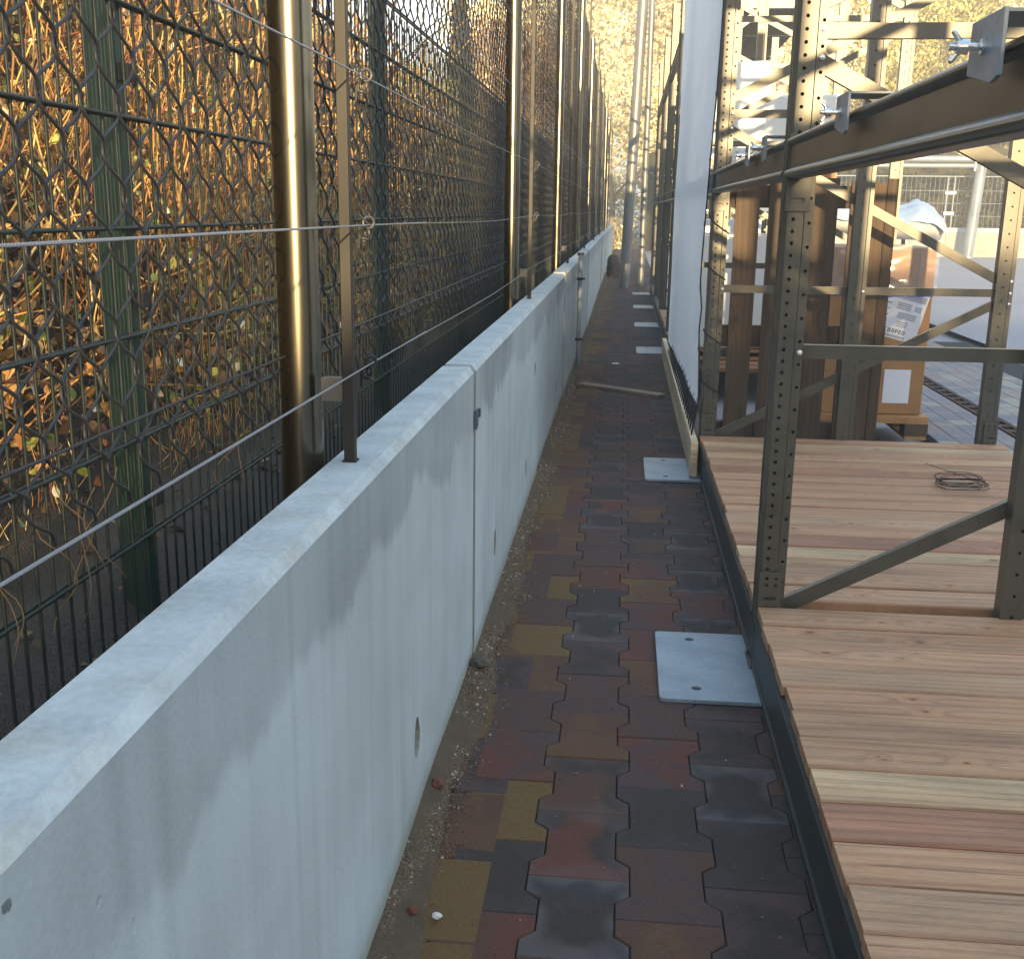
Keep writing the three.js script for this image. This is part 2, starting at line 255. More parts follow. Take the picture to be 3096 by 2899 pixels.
// sand washed up along the foot of the wall, with grit, a few leaves and stones
{
  const pos = [], uv = [], idx = [], nx = 10, nd = 260;
  for (let j = 0; j <= nd; j++) {
    const d = 1.2 + 26 * Math.pow(j / nd, 1.4), wv = 0.058 + 0.030 * noise.noise(d * 2.1, 0.3, 7) + 0.045 * Math.max(0, noise.noise(d * 1.3, 3.3, 2)) + 0.012 * noise.noise(d * 11, 1, 1);
    for (let i = 0; i <= nx; i++) { const t = i / nx, x = -0.432 + wv * 1.25 * t, h = (0.030 + 0.02 * noise.noise(d * 1.7, 9, 3)) * Math.pow(1 - t, 1.3) + 0.004 * noise.noise(x * 60, d * 50, 3) + 0.002 - 0.012 * sst(0.85, 1, t); pos.push(x, h, -d); uv.push(x, d); }
  }
  for (let j = 0; j < nd; j++) for (let i = 0; i < nx; i++) { const a = j * (nx + 1) + i; idx.push(a, a + 1, a + nx + 1, a + 1, a + nx + 2, a + nx + 1); }
  const g = new THREE.BufferGeometry(); g.setAttribute('position', new THREE.Float32BufferAttribute(pos, 3)); g.setAttribute('uv', new THREE.Float32BufferAttribute(uv, 2)); g.setIndex(idx); g.computeVertexNormals();
  const s = structure('sand', g, M.sand); s.userData = { kind: 'stuff', label: 'brown sand washed up along the foot of the concrete wall', category: 'sand' };
  const R = rng(99), n = 42000, im = new THREE.InstancedMesh(new THREE.IcosahedronGeometry(1, 0), std({ color: C(1, 1, 1), roughness: 0.95 }), n), mm = new THREE.Matrix4(), q = new THREE.Quaternion(), e = new THREE.Euler();
  for (let i = 0; i < n; i++) {
    const d = 1.5 + 8.5 * Math.pow(R(), 1.9), r = R(), wl = 0.062 + 0.04 * noise.noise(d * 2.1, 0.3, 7) + 0.07 * Math.max(0, noise.noise(d * 3.1, 5, 2)), x = -0.428 + (r < 0.90 ? Math.pow(R(), 0.9) * wl : r < 0.985 ? wl * (1 + 0.9 * R() * R()) : R() * 0.8), s = (0.0012 + 0.0034 * Math.pow(R(), 4)) * (1 + 0.12 * (d - 1.5));
    const onSand = x < -0.433 + wl, y = onSand ? 0.026 * Math.pow(Math.max(0, 1 - (x + 0.432) / (wl + 0.012)), 1.2) + 0.002 : 0.001;
    mm.compose(new THREE.Vector3(x, y, -d), q.setFromEuler(e.set(R() * 6, R() * 6, R() * 6)), new THREE.Vector3(s * (0.8 + R() * 0.6), s * (0.6 + R() * 0.4), s)); im.setMatrixAt(i, mm);
    const t = R(), k = 0.7 + R() * 0.5; im.setColorAt(i, t < 0.06 ? C(0.42 * k, 0.39 * k, 0.33 * k) : t < 0.25 ? C(0.15 * k, 0.09 * k, 0.05 * k) : C(0.17 * k, 0.118 * k, 0.075 * k));
  }
  im.name = 'grit'; im.userData = { kind: 'stuff', label: 'fine pale and brown grit scattered over sand and paving', category: 'grit' }; scene.add(im);
  // lumps along the wall foot
  const lump = (x, y, d, s, seed, m) => { const gg = new THREE.IcosahedronGeometry(1, 2), p = gg.attributes.position; for (let i = 0; i < p.count; i++) { const k = 1 + 0.35 * noise.noise(p.getX(i) * 1.5 + seed, p.getY(i) * 1.5, p.getZ(i) * 1.5); p.setXYZ(i, p.getX(i) * k * s[0], p.getY(i) * k * s[1], p.getZ(i) * k * s[2]); } gg.computeVertexNormals(); const o = new THREE.Mesh(gg, m); o.position.set(x, y, -d); return o; };
  const stone = std({ map: patchTex, color: C(0.10, 0.085, 0.065), roughness: 0.9 }), redst = std({ map: patchTex, color: C(0.18, 0.06, 0.035), roughness: 0.9 }), white = std({ color: C(0.62, 0.62, 0.58), roughness: 0.9 });
  const items = [['stone', 'dark brown stone in sand by the wall joint', 'stone', -0.400, 0.035, 3.33, [0.028, 0.018, 0.03], 1, stone], ['brick_chip', 'small red brick chip in sand beside the dark paver', 'brick chip', -0.405, 0.03, 2.55, [0.016, 0.011, 0.02], 2, redst],
    ['brick_chip', 'small red brick chip in sand nearest the lower edge of the photo', 'brick chip', -0.375, 0.015, 2.04, [0.011, 0.008, 0.012], 3, redst], ['mortar_crumb', 'white mortar crumb lying on sand beside the ochre paver', 'mortar crumb', -0.325, 0.012, 2.03, [0.010, 0.006, 0.009], 4, white],
    ['paper_scrap', 'tiny white paper scrap alone on far dark paving', 'scrap', -0.05, 0.006, 10.9, [0.035, 0.005, 0.05], 5, white]];
  for (const [n, l, c, x, y, d, s, sd, m] of items) { const o = lump(x, y, d, s, sd, m); o.name = numbered(n); o.userData = { label: l, category: c }; scene.add(o); }
}
// ------------------------------------------------------------------ concrete wall: prefabricated panels with chamfered top
const wall = thing('concrete_wall', 'low pale concrete wall of long panels with chamfered top edge', 'wall', 0, 0, 0);
{
  const pitch = 2.65, joints = []; for (let k = -2; k < 15; k++) if (k !== -1) joints.push(3.412 + k * pitch);
  const slots = [[2.41, 0.165, 0.265, 0.036], [3.99, 0.177, 0.278, 0.036], [5.33, 0.167, 0.258, 0.036], [5.80, 0.575, 0.648, 0.030], [7.9, 0.17, 0.27, 0.036]];
  const off = [0, 0.000, 0.005, -0.002, 0.004, 0.0, 0.006, 0.002, -0.003, 0.004, 0, 0.003, 0, 0, 0, 0], hi = [0, 0, 0.004, -0.004, 0.006, -0.003, 0.004, 0, 0, 0.005, 0, 0, 0.004, 0, 0, 0];
  for (let k = 0; k + 1 < joints.length; k++) {
    const d0 = joints[k] + 0.004, d1 = joints[k + 1] - 0.006, xf = -0.43 + off[k + 1], yt = 0.931 + hi[k + 1], ych = yt - 0.018, xb = -0.522 + off[k + 1];
    const s = new THREE.Shape([[d0, -0.05], [d1, -0.05], [d1, ych], [d0, ych]].map(([a, b]) => new THREE.Vector2(a, b)));
    for (const [d, y0, y1, r] of slots) if (d > d0 && d < d1) {
      const h = new THREE.Path(), n = 14; for (let i = 0; i < n; i++) { const t = i / n * 2 * Math.PI; const px = d + Math.cos(t) * r * (Math.sin(t) > 0 ? 0.85 : 1.05), py = (y0 + y1) / 2 + Math.sin(t) * (y1 - y0) / 2; i ? h.lineTo(px, py) : h.moveTo(px, py); } s.holes.push(h);
    }
    const f = new THREE.ExtrudeGeometry(s, { depth: 0.035, bevelEnabled: false });   // shape in (depth, y), thickness along x
    f.rotateY(Math.PI / 2).translate(xf - 0.035, 0, 0);
    const back = box(xb, xf - 0.0355, -0.05, ych, d0, d1);
    const cap = prof([[xb, ych], [xf, ych], [xf - 0.013, yt], [xb, yt]], d0, d1); { const p = cap.attributes.position, w = cap.attributes.uv; for (let i = 0; i < p.count; i++) w.setXY(i, p.getZ(i), p.getX(i) - p.getY(i) + k * 0.37); }
    const pn_ = part('wall_panel', wall, [f, back], M.wall);
    part('coping', pn_, cap, M.wallTop);
    part('joint_seal', wall, box(xb + 0.004, xf - 0.006, 0, yt - 0.008, joints[k + 1] - 0.0055, joints[k + 1] + 0.0035), M.seal);
  }
  part('lifting_clip', wall, [box(-0.4285, -0.420, 0.745, 0.80, 3.40, 3.445), box(-0.4285, -0.414, 0.775, 0.80, 3.44, 3.455)], std({ color: C(0.10, 0.13, 0.17), roughness: 0.5, metalness: 0.4 }));
}
// ------------------------------------------------------------------ chain link fence with poles, cables and clips
const fence = thing('chain_link_fence', 'tall dark chain link fence with bronze poles and steel cables on the wall', 'fence', 0, 0, 0);
const POSTS = []; for (let k = 0; k < 9; k++) POSTS.push(2.09 + 4.06 * k);
{
  const gPole = new THREE.CylinderGeometry(0.0385, 0.0385, 3.35, 40, 1), gSleeve = new THREE.CylinderGeometry(0.0392, 0.0392, 0.26, 40, 1, true);
  POSTS.forEach((d, k) => {
    const pl = part('round_pole', fence, gPole, M.pole); pl.position.set(-0.587, 0.45 + 1.675, -(d + 0.01));
    if (k < 3) { const sl = part('pole_sleeve', pl, gSleeve, M.pole); sl.position.set(0, -1.25, 0); }
    const sp = part('square_post', fence, [rboxAt(-0.486, 2.34, d - 0.036, 0.020, 2.82, 0.022, 0.002), box(-0.499, -0.473, 0.931, 0.934, d - 0.05, d - 0.022)], M.post); sp.name = 'square_post';
    if (k < 4) part('pole_bracket', fence, [box(-0.538, -0.498, 1.040, 1.082, d - 0.034, d - 0.010)], std({ color: C(0.17, 0.155, 0.12), roughness: 0.5, metalness: 0.3 }));
  });
  function rboxAt(x, y, d, a, b, c, r) { return new RoundedBoxGeometry(a, b, c, 1, r).translate(x, y, -d); }
  // cables every 25 cm, on the path side of the posts
  const YC = []; for (let i = 0; i < 11; i++) YC.push(1.100 + i * 0.2495);
  YC.forEach((y, i) => {
    const pts = [V(-0.462, y, -0.6)]; for (let k = 0; k < POSTS.length; k++) { pts.push(V(-0.462, y, POSTS[k])); if (k + 1 < POSTS.length) pts.push(V(-0.462 + 0.004, y - 0.010, POSTS[k] + 2.03)); }
    const g = []; // laid rope: two strands twisted near the camera, plain beyond
    const curve = new THREE.CatmullRomCurve3(pts);
    g.push(new THREE.TubeGeometry(curve, 160, 0.0011, 6));
    if (i < 4) for (let s = 0; s < 3; s++) { const hp = []; for (let j = 0; j <= 900; j++) { const d = 0.5 + j * 0.0025 * 1.0, a = d * 380 + s * 2.094; hp.push(V(-0.462 + Math.cos(a) * 0.0008, y + Math.sin(a) * 0.0008 - 0.004 * Math.sin(Math.PI * clamp((d - 2.09) / 4)), d)); } g.push(new THREE.TubeGeometry(new THREE.CatmullRomCurve3(hp), 1800, 0.0009, 4)); }
    part('cable', fence, g, M.cable);
    for (let k = 0; k < 6; k++) {                     // turnbuckle clip: ring, shackle, hanging loop
      const d = POSTS[k] - 0.0;
      const c = [new THREE.TorusGeometry(0.010, 0.0028, 6, 14).rotateY(0.5).translate(-0.462, y + 0.004, -(d + 0.040)), new THREE.TorusGeometry(0.0085, 0.0025, 6, 14).rotateY(-0.9).translate(-0.466, y - 0.014, -(d + 0.045)), new THREE.TorusGeometry(0.007, 0.002, 6, 12).rotateX(1.2).translate(-0.470, y - 0.026, -(d + 0.038)), cyl(V(-0.474, y - 0.004, d + 0.02), V(-0.478, y - 0.040, d + 0.028), 0.0032, 0.0022, 6), cyl(V(-0.475, y + 0.018, d + 0.022), V(-0.462, y, d + 0.045), 0.0016, 0.0016, 5)];
      part('cable_clip', fence, c, i === 0 && k === 0 ? M.mesh : M.clip);
    }
  });
  // woven wires: each is a flattened zigzag that hooks into its neighbours
  const pitchY = 0.1065, amp = 0.0505 / 2 + 0.0048, XM = -0.618;
  const wire = (sub, n, r) => {
    const pts = [], N = 26; for (let k = 0; k <= N * 2; k++) for (let s = 0; s < (k === N * 2 ? 1 : sub); s++) {
      const t = k + s / sub, ph = t - Math.floor(t), up = Math.floor(t) % 2 === 0, e = ph < 0.13 ? 0 : 1;
      const q0 = clamp((ph - 0.10) / 0.80), zz = (up ? 1 : -1) * (2 * q0 - 1), sh = zz;
      pts.push(new THREE.Vector3(Math.sin(t * Math.PI + Math.PI / 2) * 0.0 + (up ? 0.0034 : -0.0034) * Math.sin(ph * Math.PI), t * pitchY / 2 + 0.006 * Math.sin(ph * 2 * Math.PI) * 0.5, sh * amp));
    }
    return new THREE.TubeGeometry(new THREE.CatmullRomCurve3(pts), pts.length * (sub > 2 ? 2 : 1) - 1, r, n);
  };
  const gNear = wire(5, 5, 0.0023), gFar = wire(2, 3, 0.0023), spacing = 0.0505, mm = new THREE.Matrix4();
  const lay = (d0, d1, g) => {
    const n = Math.floor((d1 - d0) / spacing), im = new THREE.InstancedMesh(g, M.mesh, n);
    const R = rng(5); for (let i = 0; i < n; i++) { const gi = Math.round(d0 / spacing) + i; mm.makeTranslation(XM + (R() - 0.5) * 0.003 + 0.010 * noise.noise(gi * 0.07, 1, 3), 1.066 + (gi % 2 ? 0 : pitchY / 2) - pitchY / 2 + 0.004 * noise.noise(gi * 0.11, 7, 1), -gi * spacing); im.setMatrixAt(i, mm); }
    im.name = 'woven_wire'; im.userData.kind = 'stuff'; im.castShadow = true; fence.add(im);
  };
  lay(-1, 7.0, gNear); lay(7.0, 35, gFar);
  for (const y of [1.118, 2.3, 3.72]) part('tension_wire', fence, cyl(V(-0.606, y, -0.6), V(-0.606, y, 35), 0.0024, 0.0024, 6), M.mesh);
}
// ------------------------------------------------------------------ green double-rod fence behind it
const rod = thing('rod_mesh_fence', 'dark green welded rod fence with rectangular posts behind the chain link', 'fence', 0, 0, 0);
{
  const x = -0.94, top = 2.12, gV = new THREE.CylinderGeometry(0.003, 0.003, 1.76, 6, 1, true).translate(0, 1.24, 0);
  const im = new THREE.InstancedMesh(gV, M.rod, 725), mm = new THREE.Matrix4(); for (let i = 0; i < 725; i++) { mm.makeTranslation(x, 0, -(0.0 + i * 0.0542)); im.setMatrixAt(i, mm); } im.name = 'vertical_rods'; im.userData.kind = 'stuff'; im.castShadow = true; rod.add(im);
  for (let k = 0; k < 8; k++) for (const s of [0.0065, -0.0065]) part('horizontal_rod', rod, cyl(V(x + s, 0.738 + k * 0.2, 0.2), V(x + s, 0.738 + k * 0.2, 39.3), 0.004, 0.004, 8), M.rod);
  for (let k = 0; k < 15; k++) {
    const d = 2.22 + 2.51 * k, p = part('fence_post', rod, new RoundedBoxGeometry(0.062, 1.62, 0.040, 1, 0.003).translate(-0.985, 1.36, -(d + 0.02)), M.green);
    if (k < 4) for (const y of [0.80, 1.20, 1.62]) part('clamp', p, box(-0.954, -0.932, y - 0.015, y + 0.015, d + 0.004, d + 0.036), M.black);
  }
}
{ // dry roots and tendrils caught in the rods near the ground
  const R = rng(303), g = []; for (let i = 0; i < 12; i++) { const d = 0.85 + R() * 1.9, y = 0.98 - R() * 0.12, L = 0.08 + R() * 0.2, p = []; for (let k = 0; k <= 6; k++) p.push(V(-0.925 + 0.02 * Math.sin(k * 1.1 + i) + 0.01 * R(), y - L * k / 6, d + 0.035 * Math.sin(k * 0.9 + i * 2.1))); g.push(tube(p, 0.0011, 14, 4)); }
  part('dry_roots', rod, g, std({ color: C(0.17, 0.11, 0.055), roughness: 0.9 }), 'stuff');
}
// ------------------------------------------------------------------ vegetation on the bank
{
  const R = rng(1234), stemGeo = [];
  for (let v = 0; v < 5; v++) { const a = 0.12 + R() * 0.2, b = (R() - 0.5) * 0.25, pts = []; for (let i = 0; i <= 5; i++) { const t = i / 5; pts.push(new THREE.Vector3(a * t * t + 0.02 * Math.sin(t * 9 + v), t, b * Math.sin(t * 3))); } stemGeo.push(new THREE.TubeGeometry(new THREE.CatmullRomCurve3(pts), 5, 1, 4)); }
  // tube radius 1 would be huge: scale handled by building thin stems of unit length and stretching only along them
  const thin = (r) => stemGeo.map((g0, v) => { const rr = rng(50 + v), a = 0.15 + rr() * 0.25, b = (rr() - 0.5) * 0.3, pts = []; for (let i = 0; i <= 5; i++) { const t = i / 5; pts.push(new THREE.Vector3(a * t * t + 0.015 * Math.sin(t * 9 + v), t, b * Math.sin(t * 3))); } return new THREE.TubeGeometry(new THREE.CatmullRomCurve3(pts), 6, r, 4); });
  const stems = thin(0.0075), mStem = std({ color: C(1, 1, 1), roughness: 0.8 }), q = new THREE.Quaternion(), e = new THREE.Euler(), mm = new THREE.Matrix4();
  const tones = [[0.56, 0.29, 0.078], [0.45, 0.215, 0.058], [0.62, 0.38, 0.11], [0.20, 0.10, 0.033], [0.20, 0.075, 0.04], [0.58, 0.42, 0.17], [0.09, 0.047, 0.022], [0.12, 0.06, 0.025]];
  stems.forEach((g, v) => {
    const n = 5600, im = new THREE.InstancedMesh(g, mStem, n);
    for (let i = 0; i < n; i++) {
      const cane = v === 4 && i < 900, far = R() < 0.45, d = far ? 6 + 26 * R() : 0.3 + 7 * R(), t = Math.pow(R(), 1.5) * (far ? 4.5 : 2.6) + (cane ? 1.0 : 0), x = -1.24 - t - (d < 3 ? 0.04 : 0), y = bankY(x, d) + (R() < 0.35 ? R() * 0.3 : 0);
      if (!cane && noise.noise(x * 2.6, d * 2.2, 6.1) < -0.08 && R() < 0.88) { mm.makeScale(0, 0, 0); im.setMatrixAt(i, mm); im.setColorAt(i, C(0, 0, 0)); continue; }
      if (cane) e.set((R() - 0.5) * 0.8, R() * 6.28, (R() - 0.5) * 0.8);
      const L = (cane ? 0.6 + 0.5 * R() : 0.14 + 0.34 * R()) * (far ? 1.8 : 1) * (t < 0.12 ? 0.3 : t < 0.4 && far ? 0.45 : 1), lie = R();
      e.set((R() - 0.5) * (lie < 0.6 ? 2.6 : 0.9), R() * 6.28, (R() - 0.5) * (lie < 0.6 ? 2.6 : 0.7));
      mm.compose(new THREE.Vector3(x, y, -d), q.setFromEuler(e), cane ? new THREE.Vector3(0.55, L, 0.55) : new THREE.Vector3(L * (far ? 1.6 : 0.9), L, L * (far ? 1.6 : 0.9))); im.setMatrixAt(i, mm);
      const c = tones[Math.floor(R() * tones.length)], k = 0.6 + R() * 0.7; im.setColorAt(i, C(c[0] * k, c[1] * k, c[2] * k));
    }
    if (v) { im.name = 'dead_stems'; dead.add(im); } else { im.name = 'dead_stems'; dead = new THREE.Group(); dead.name = 'undergrowth'; dead.userData = { kind: 'stuff', label: 'tangled brown dead stems and leaves covering the bank behind the fences', category: 'undergrowth' }; scene.add(dead); dead.add(im); }
    im.userData.kind = 'stuff'; im.castShadow = im.receiveShadow = true;
  });
  // leaves: small pointed, cupped blades
  const s = new THREE.Shape(); s.moveTo(0, 0); s.quadraticCurveTo(0.42, 0.3, 0.3, 0.65); s.quadraticCurveTo(0.2, 0.9, 0, 1); s.quadraticCurveTo(-0.2, 0.9, -0.3, 0.65); s.quadraticCurveTo(-0.42, 0.3, 0, 0);
  const gl = new THREE.ShapeGeometry(s, 3), lp = gl.attributes.position; for (let i = 0; i < lp.count; i++) lp.setZ(i, Math.abs(lp.getX(i)) * 0.5 - lp.getY(i) * lp.getY(i) * 0.15); gl.computeVertexNormals();
  const leaf = (name, n, cols, size, near, lift) => {
    const im = new THREE.InstancedMesh(gl, new THREE.MeshPhysicalMaterial({ color: C(1, 1, 1), roughness: 0.75, transmission: 0.25, thickness: 0, side: THREE.DoubleSide }), n);
    for (let i = 0; i < n; i++) {
      const d = R() < near ? 0.4 + 6.5 * R() : 6 + 24 * R(), t = Math.pow(R(), 1.2) * (d > 6 ? 4.2 : 2.6), x = -1.26 - t, cl = noise.noise(x * 1.4, d * 1.1, 8) + noise.noise(x * 4, d * 4, 2) * 0.5;
      const keep = cl > -0.05 || R() < 0.3, y = bankY(x, d) + lift * R() + 0.02, L = keep ? (size * (0.6 + R() * 0.8)) * (d > 6 ? 1.7 : 1) : 0.001;
      e.set((R() - 0.5) * 2.4, R() * 6.28, (R() - 0.5) * 2.4);
      mm.compose(new THREE.Vector3(x, y, -d), q.setFromEuler(e), new THREE.Vector3(L, L, L)); im.setMatrixAt(i, mm);
      const c = cols[Math.floor(R() * cols.length)], k = 0.7 + R() * 0.6; im.setColorAt(i, C(c[0] * k, c[1] * k, c[2] * k));
    }
    im.name = name; im.userData.kind = 'stuff'; im.castShadow = im.receiveShadow = true; dead.add(im);
  };
  { const n = 520, im = new THREE.InstancedMesh(gl, std({ color: C(1, 1, 1), roughness: 0.85, side: THREE.DoubleSide }), n); for (let i = 0; i < n; i++) { const d = 0.6 + 14 * Math.pow(R(), 1.5), x = -0.54 - 0.75 * Math.pow(R(), 0.7), L = 0.018 + 0.028 * R(); e.set(-1.57 + (R() - 0.5) * 0.9, 0, R() * 6.28); mm.compose(new THREE.Vector3(x, bankY(x, d) + 0.008, -d), q.setFromEuler(e), new THREE.Vector3(L, L, L)); im.setMatrixAt(i, mm); const k = 0.5 + R(), t = R(); im.setColorAt(i, t < 0.6 ? C(0.10 * k, 0.06 * k, 0.03 * k) : t < 0.9 ? C(0.20 * k, 0.12 * k, 0.05 * k) : C(0.30 * k, 0.27 * k, 0.2 * k)); } im.name = 'leaf_litter'; im.userData.kind = 'stuff'; im.castShadow = im.receiveShadow = true; dead.add(im); }
  leaf('green_leaves', 11000, [[0.24, 0.30, 0.05], [0.34, 0.36, 0.07], [0.14, 0.20, 0.04], [0.50, 0.44, 0.08]], 0.034, 0.6, 0.32);
  leaf('pale_leaves', 1700, [[0.85, 0.78, 0.55], [0.9, 0.84, 0.66]], 0.036, 0.75, 0.28);
  leaf('dead_leaves', 38000, [[0.52, 0.27, 0.075], [0.36, 0.17, 0.05], [0.60, 0.38, 0.13], [0.15, 0.075, 0.03], [0.22, 0.085, 0.045]], 0.036, 0.6, 0.26);
}
var dead;
// ------------------------------------------------------------------ pallet rack
const FR = [3.49, 6.36, 9.16, 12.0, 14.75, 17.55, 20.35], RACK_H = 3.7, ordinal = ['first', 'second', 'third', 'fourth', 'fifth', 'sixth', 'seventh'];
const holePath = (x, y, r, n = 8) => { const h = new THREE.Path(); for (let i = 0; i < n; i++) { const a = -i / n * 2 * Math.PI; i ? h.lineTo(x + Math.cos(a) * r, y + Math.sin(a) * r) : h.moveTo(x + r, y); } return h; };
function facePlate(x0, x1, y0, y1, hx, pitch, r, d) {     // flat plate facing the camera with a row of holes
  const s = new THREE.Shape([[x0, y0], [x1, y0], [x1, y1], [x0, y1]].map(([a, b]) => new THREE.Vector2(a, b)));
  for (let y = y0 + pitch * 0.7; y < y1 - pitch * 0.5; y += pitch) s.holes.push(holePath(hx, y, r));
  return new THREE.ExtrudeGeometry(s, { depth: 0.002, bevelEnabled: false }).translate(0, 0, -d - 0.002);
}
const uprightGeo = flat([
  box(0.0027, 0.0583, 0.01, RACK_H, 0.036, 0.038), box(0.0565, 0.0583, 0.01, RACK_H, 0.0025, 0.0358),
  facePlate(0.013, 0.058, 0.03, RACK_H, 0.030, 0.0335, 0.0054, 0),
  facePlate(0.0625, 0.087, 0.03, RACK_H, 0.076, 0.067, 0.0052, 0.009),
  plan([[0, 0.009], [0.0025, 0.009], [0.0025, 0.066], [0.012, 0.066], [0.012, 0.0685], [0, 0.0685]], 0.01, RACK_H),      // side towards the path
  plan([[0, 0.0065], [0.0128, 0], [0.0128, 0.002], [0.0025, 0.009], [0, 0.009]], 0.01, RACK_H),
  plan([[0.058, 0], [0.0623, 0.009], [0.0623, 0.0115], [0.058, 0.002]], 0.01, RACK_H),
  plan([[0.0845, 0.0112], [0.087, 0.0112], [0.087, 0.062], [0.074, 0.062], [0.074, 0.0595], [0.0845, 0.0595]], 0.01, RACK_H),
  box(-0.002, 0.0, 0.01, RACK_H, 0.024, 0.030), box(-0.002, 0.0, 0.01, RACK_H, 0.046, 0.052),
  box(-0.012, 0.070, 0.012, 0.017, -0.055, 0.09),
]);
const rearGeo = flat([
  facePlate(0.0, 0.064, 0.03, RACK_H, 0.034, 0.067, 0.0052, 0), box(0.0027, 0.063, 0.01, RACK_H, 0.036, 0.038), box(0.0612, 0.063, 0.01, RACK_H, 0.0035, 0.0358),
  plan([[0, 0.0022], [0.0025, 0.0022], [0.0025, 0.062], [0, 0.062]], 0.01, RACK_H),
  plan([[0.0642, 0], [0.070, 0.010], [0.090, 0.010], [0.090, 0.062], [0.0875, 0.062], [0.0875, 0.0125], [0.069, 0.0125], [0.0642, 0.003]], 0.01, RACK_H),
  box(-0.012, 0.095, 0.012, 0.017, -0.02, 0.08),
]);
function chan(p, q, h, depth) {   // folded channel between two points of a frame: web towards the camera, lips behind
  const L = Math.hypot(q.x - p.x, q.y - p.y), a = Math.atan2(q.y - p.y, q.x - p.x);
  return flat([box(0, L, -h / 2, h / 2, 0, 0.002), box(0, L, h / 2 - 0.002, h / 2, 0.0022, depth), box(0, L, -h / 2, -h / 2 + 0.002, 0.0022, depth)]).rotateZ(a).translate(p.x, p.y, p.z);
}
const plateGeo = (() => {
  const s = new THREE.Shape(), x0 = -0.30, x1 = 0.06, d0 = -0.28, d1 = 0.28, r = 0.02;
  s.moveTo(x0 + r, d0); s.lineTo(x1, d0); s.lineTo(x1, d1); s.lineTo(x0 + r, d1); s.quadraticCurveTo(x0, d1, x0, d1 - r); s.lineTo(x0, d0 + r); s.quadraticCurveTo(x0, d0, x0 + r, d0);
  s.holes.push(holePath(-0.19, 0.215, 0.016, 14), holePath(-0.19, -0.195, 0.016, 14));
  return new THREE.ExtrudeGeometry(s, { depth: 0.010, bevelEnabled: true, bevelThickness: 0.001, bevelSize: 0.001, bevelSegments: 1 }).rotateX(-Math.PI / 2).translate(0, 0.0015, 0);
})();
const boltGeo = flat([new THREE.CylinderGeometry(0.0085, 0.0085, 0.006, 10).rotateX(Math.PI / 2), new THREE.SphereGeometry(0.0085, 10, 4, 0, 6.283, 0, 1.57).scale(1, 0.5, 1).rotateX(Math.PI / 2).translate(0, 0, 0.003)]);
const XU = [0.440, 1.16, 1.905];
function rackFrame(k) {
  const d = FR[k], o = thing('rack_frame', '', 'rack frame', 0, 0, d);
  for (const x of XU) { const u = part('upright', o, x < 1 ? uprightGeo : rearGeo, M.rack); u.position.set(x, 0, x === 1.16 ? 0.03 : 0); }
  const A = 0.50, B = 1.93, z = -0.034;
  const seg = [['brace', 0.176, 0.932], ['rung', 0.983], ['brace', 1.79, 1.045], ['rung', 1.862], ['brace', 1.93, 2.64], ['rung', 2.72], ['brace', 3.5, 2.78]];
  for (const [n, a, b] of seg) { if (n === 'rung') part('horizontal_rung', o, chan(V(A, a, -z), V(B, a, -z), 0.040, 0.028), M.rack); else part('diagonal_brace', o, chan(V(A, a, -z + (0.0)), V(B, b, -z), 0.046, 0.026), M.rack); }
  for (const [x, y, dz] of [[0.5165, 0.983, -0.009], [1.236, 0.983, 0.021], [1.98, 1.045, -0.009], [1.98, 0.985, -0.009], [1.98, 0.93, -0.009], [0.5165, 1.79, -0.009], [0.5165, 1.862, -0.009]]) { const b = part('bolt', o, boltGeo, M.bolt); b.position.set(x, y, dz + 0.003); }
  const pl = part('base_plate', o, plateGeo, M.galv); pl.position.set(0.448, 0.002, 0.035);
  return o;
}
const frameLabels = ['nearest olive grey rack frame, standing on the large near base plate', 'olive grey rack frame at the near edge of the white banner', 'olive grey rack frame behind the middle of the white banner', 'olive grey rack frame at the far edge of the white banner', 'rack frame first beyond the far edge of the banner', 'rack frame second beyond the far edge of the banner', 'farthest rack frame of the row beyond the banner'];
const f0 = rackFrame(0); f0.userData.label = frameLabels[0]; f0.userData.group = 'rack frames in the row';
for (let k = 1; k < FR.length; k++) { const c = f0.clone(); c.name = numbered('rack_frame'); c.position.set(0, 0, -FR[k]); c.userData = { label: frameLabels[k], category: 'rack frame', group: 'rack frames in the row' }; scene.add(c); c.children.forEach((q) => { if (q.name === 'base_plate') q.visible = true; }); if (k === 2) c.remove(c.children.find((q) => q.name === 'base_plate')); }

for (const [d, l] of [[0.62, 'olive grey rack frame of the same row, level with the camera'], [-2.22, 'olive grey rack frame of the same row, behind the camera']]) { const c = f0.clone(); c.name = numbered('rack_frame'); c.position.set(0, 0, -d); c.userData = { label: l, category: 'rack frame', group: 'rack frames in the row' }; scene.add(c); }
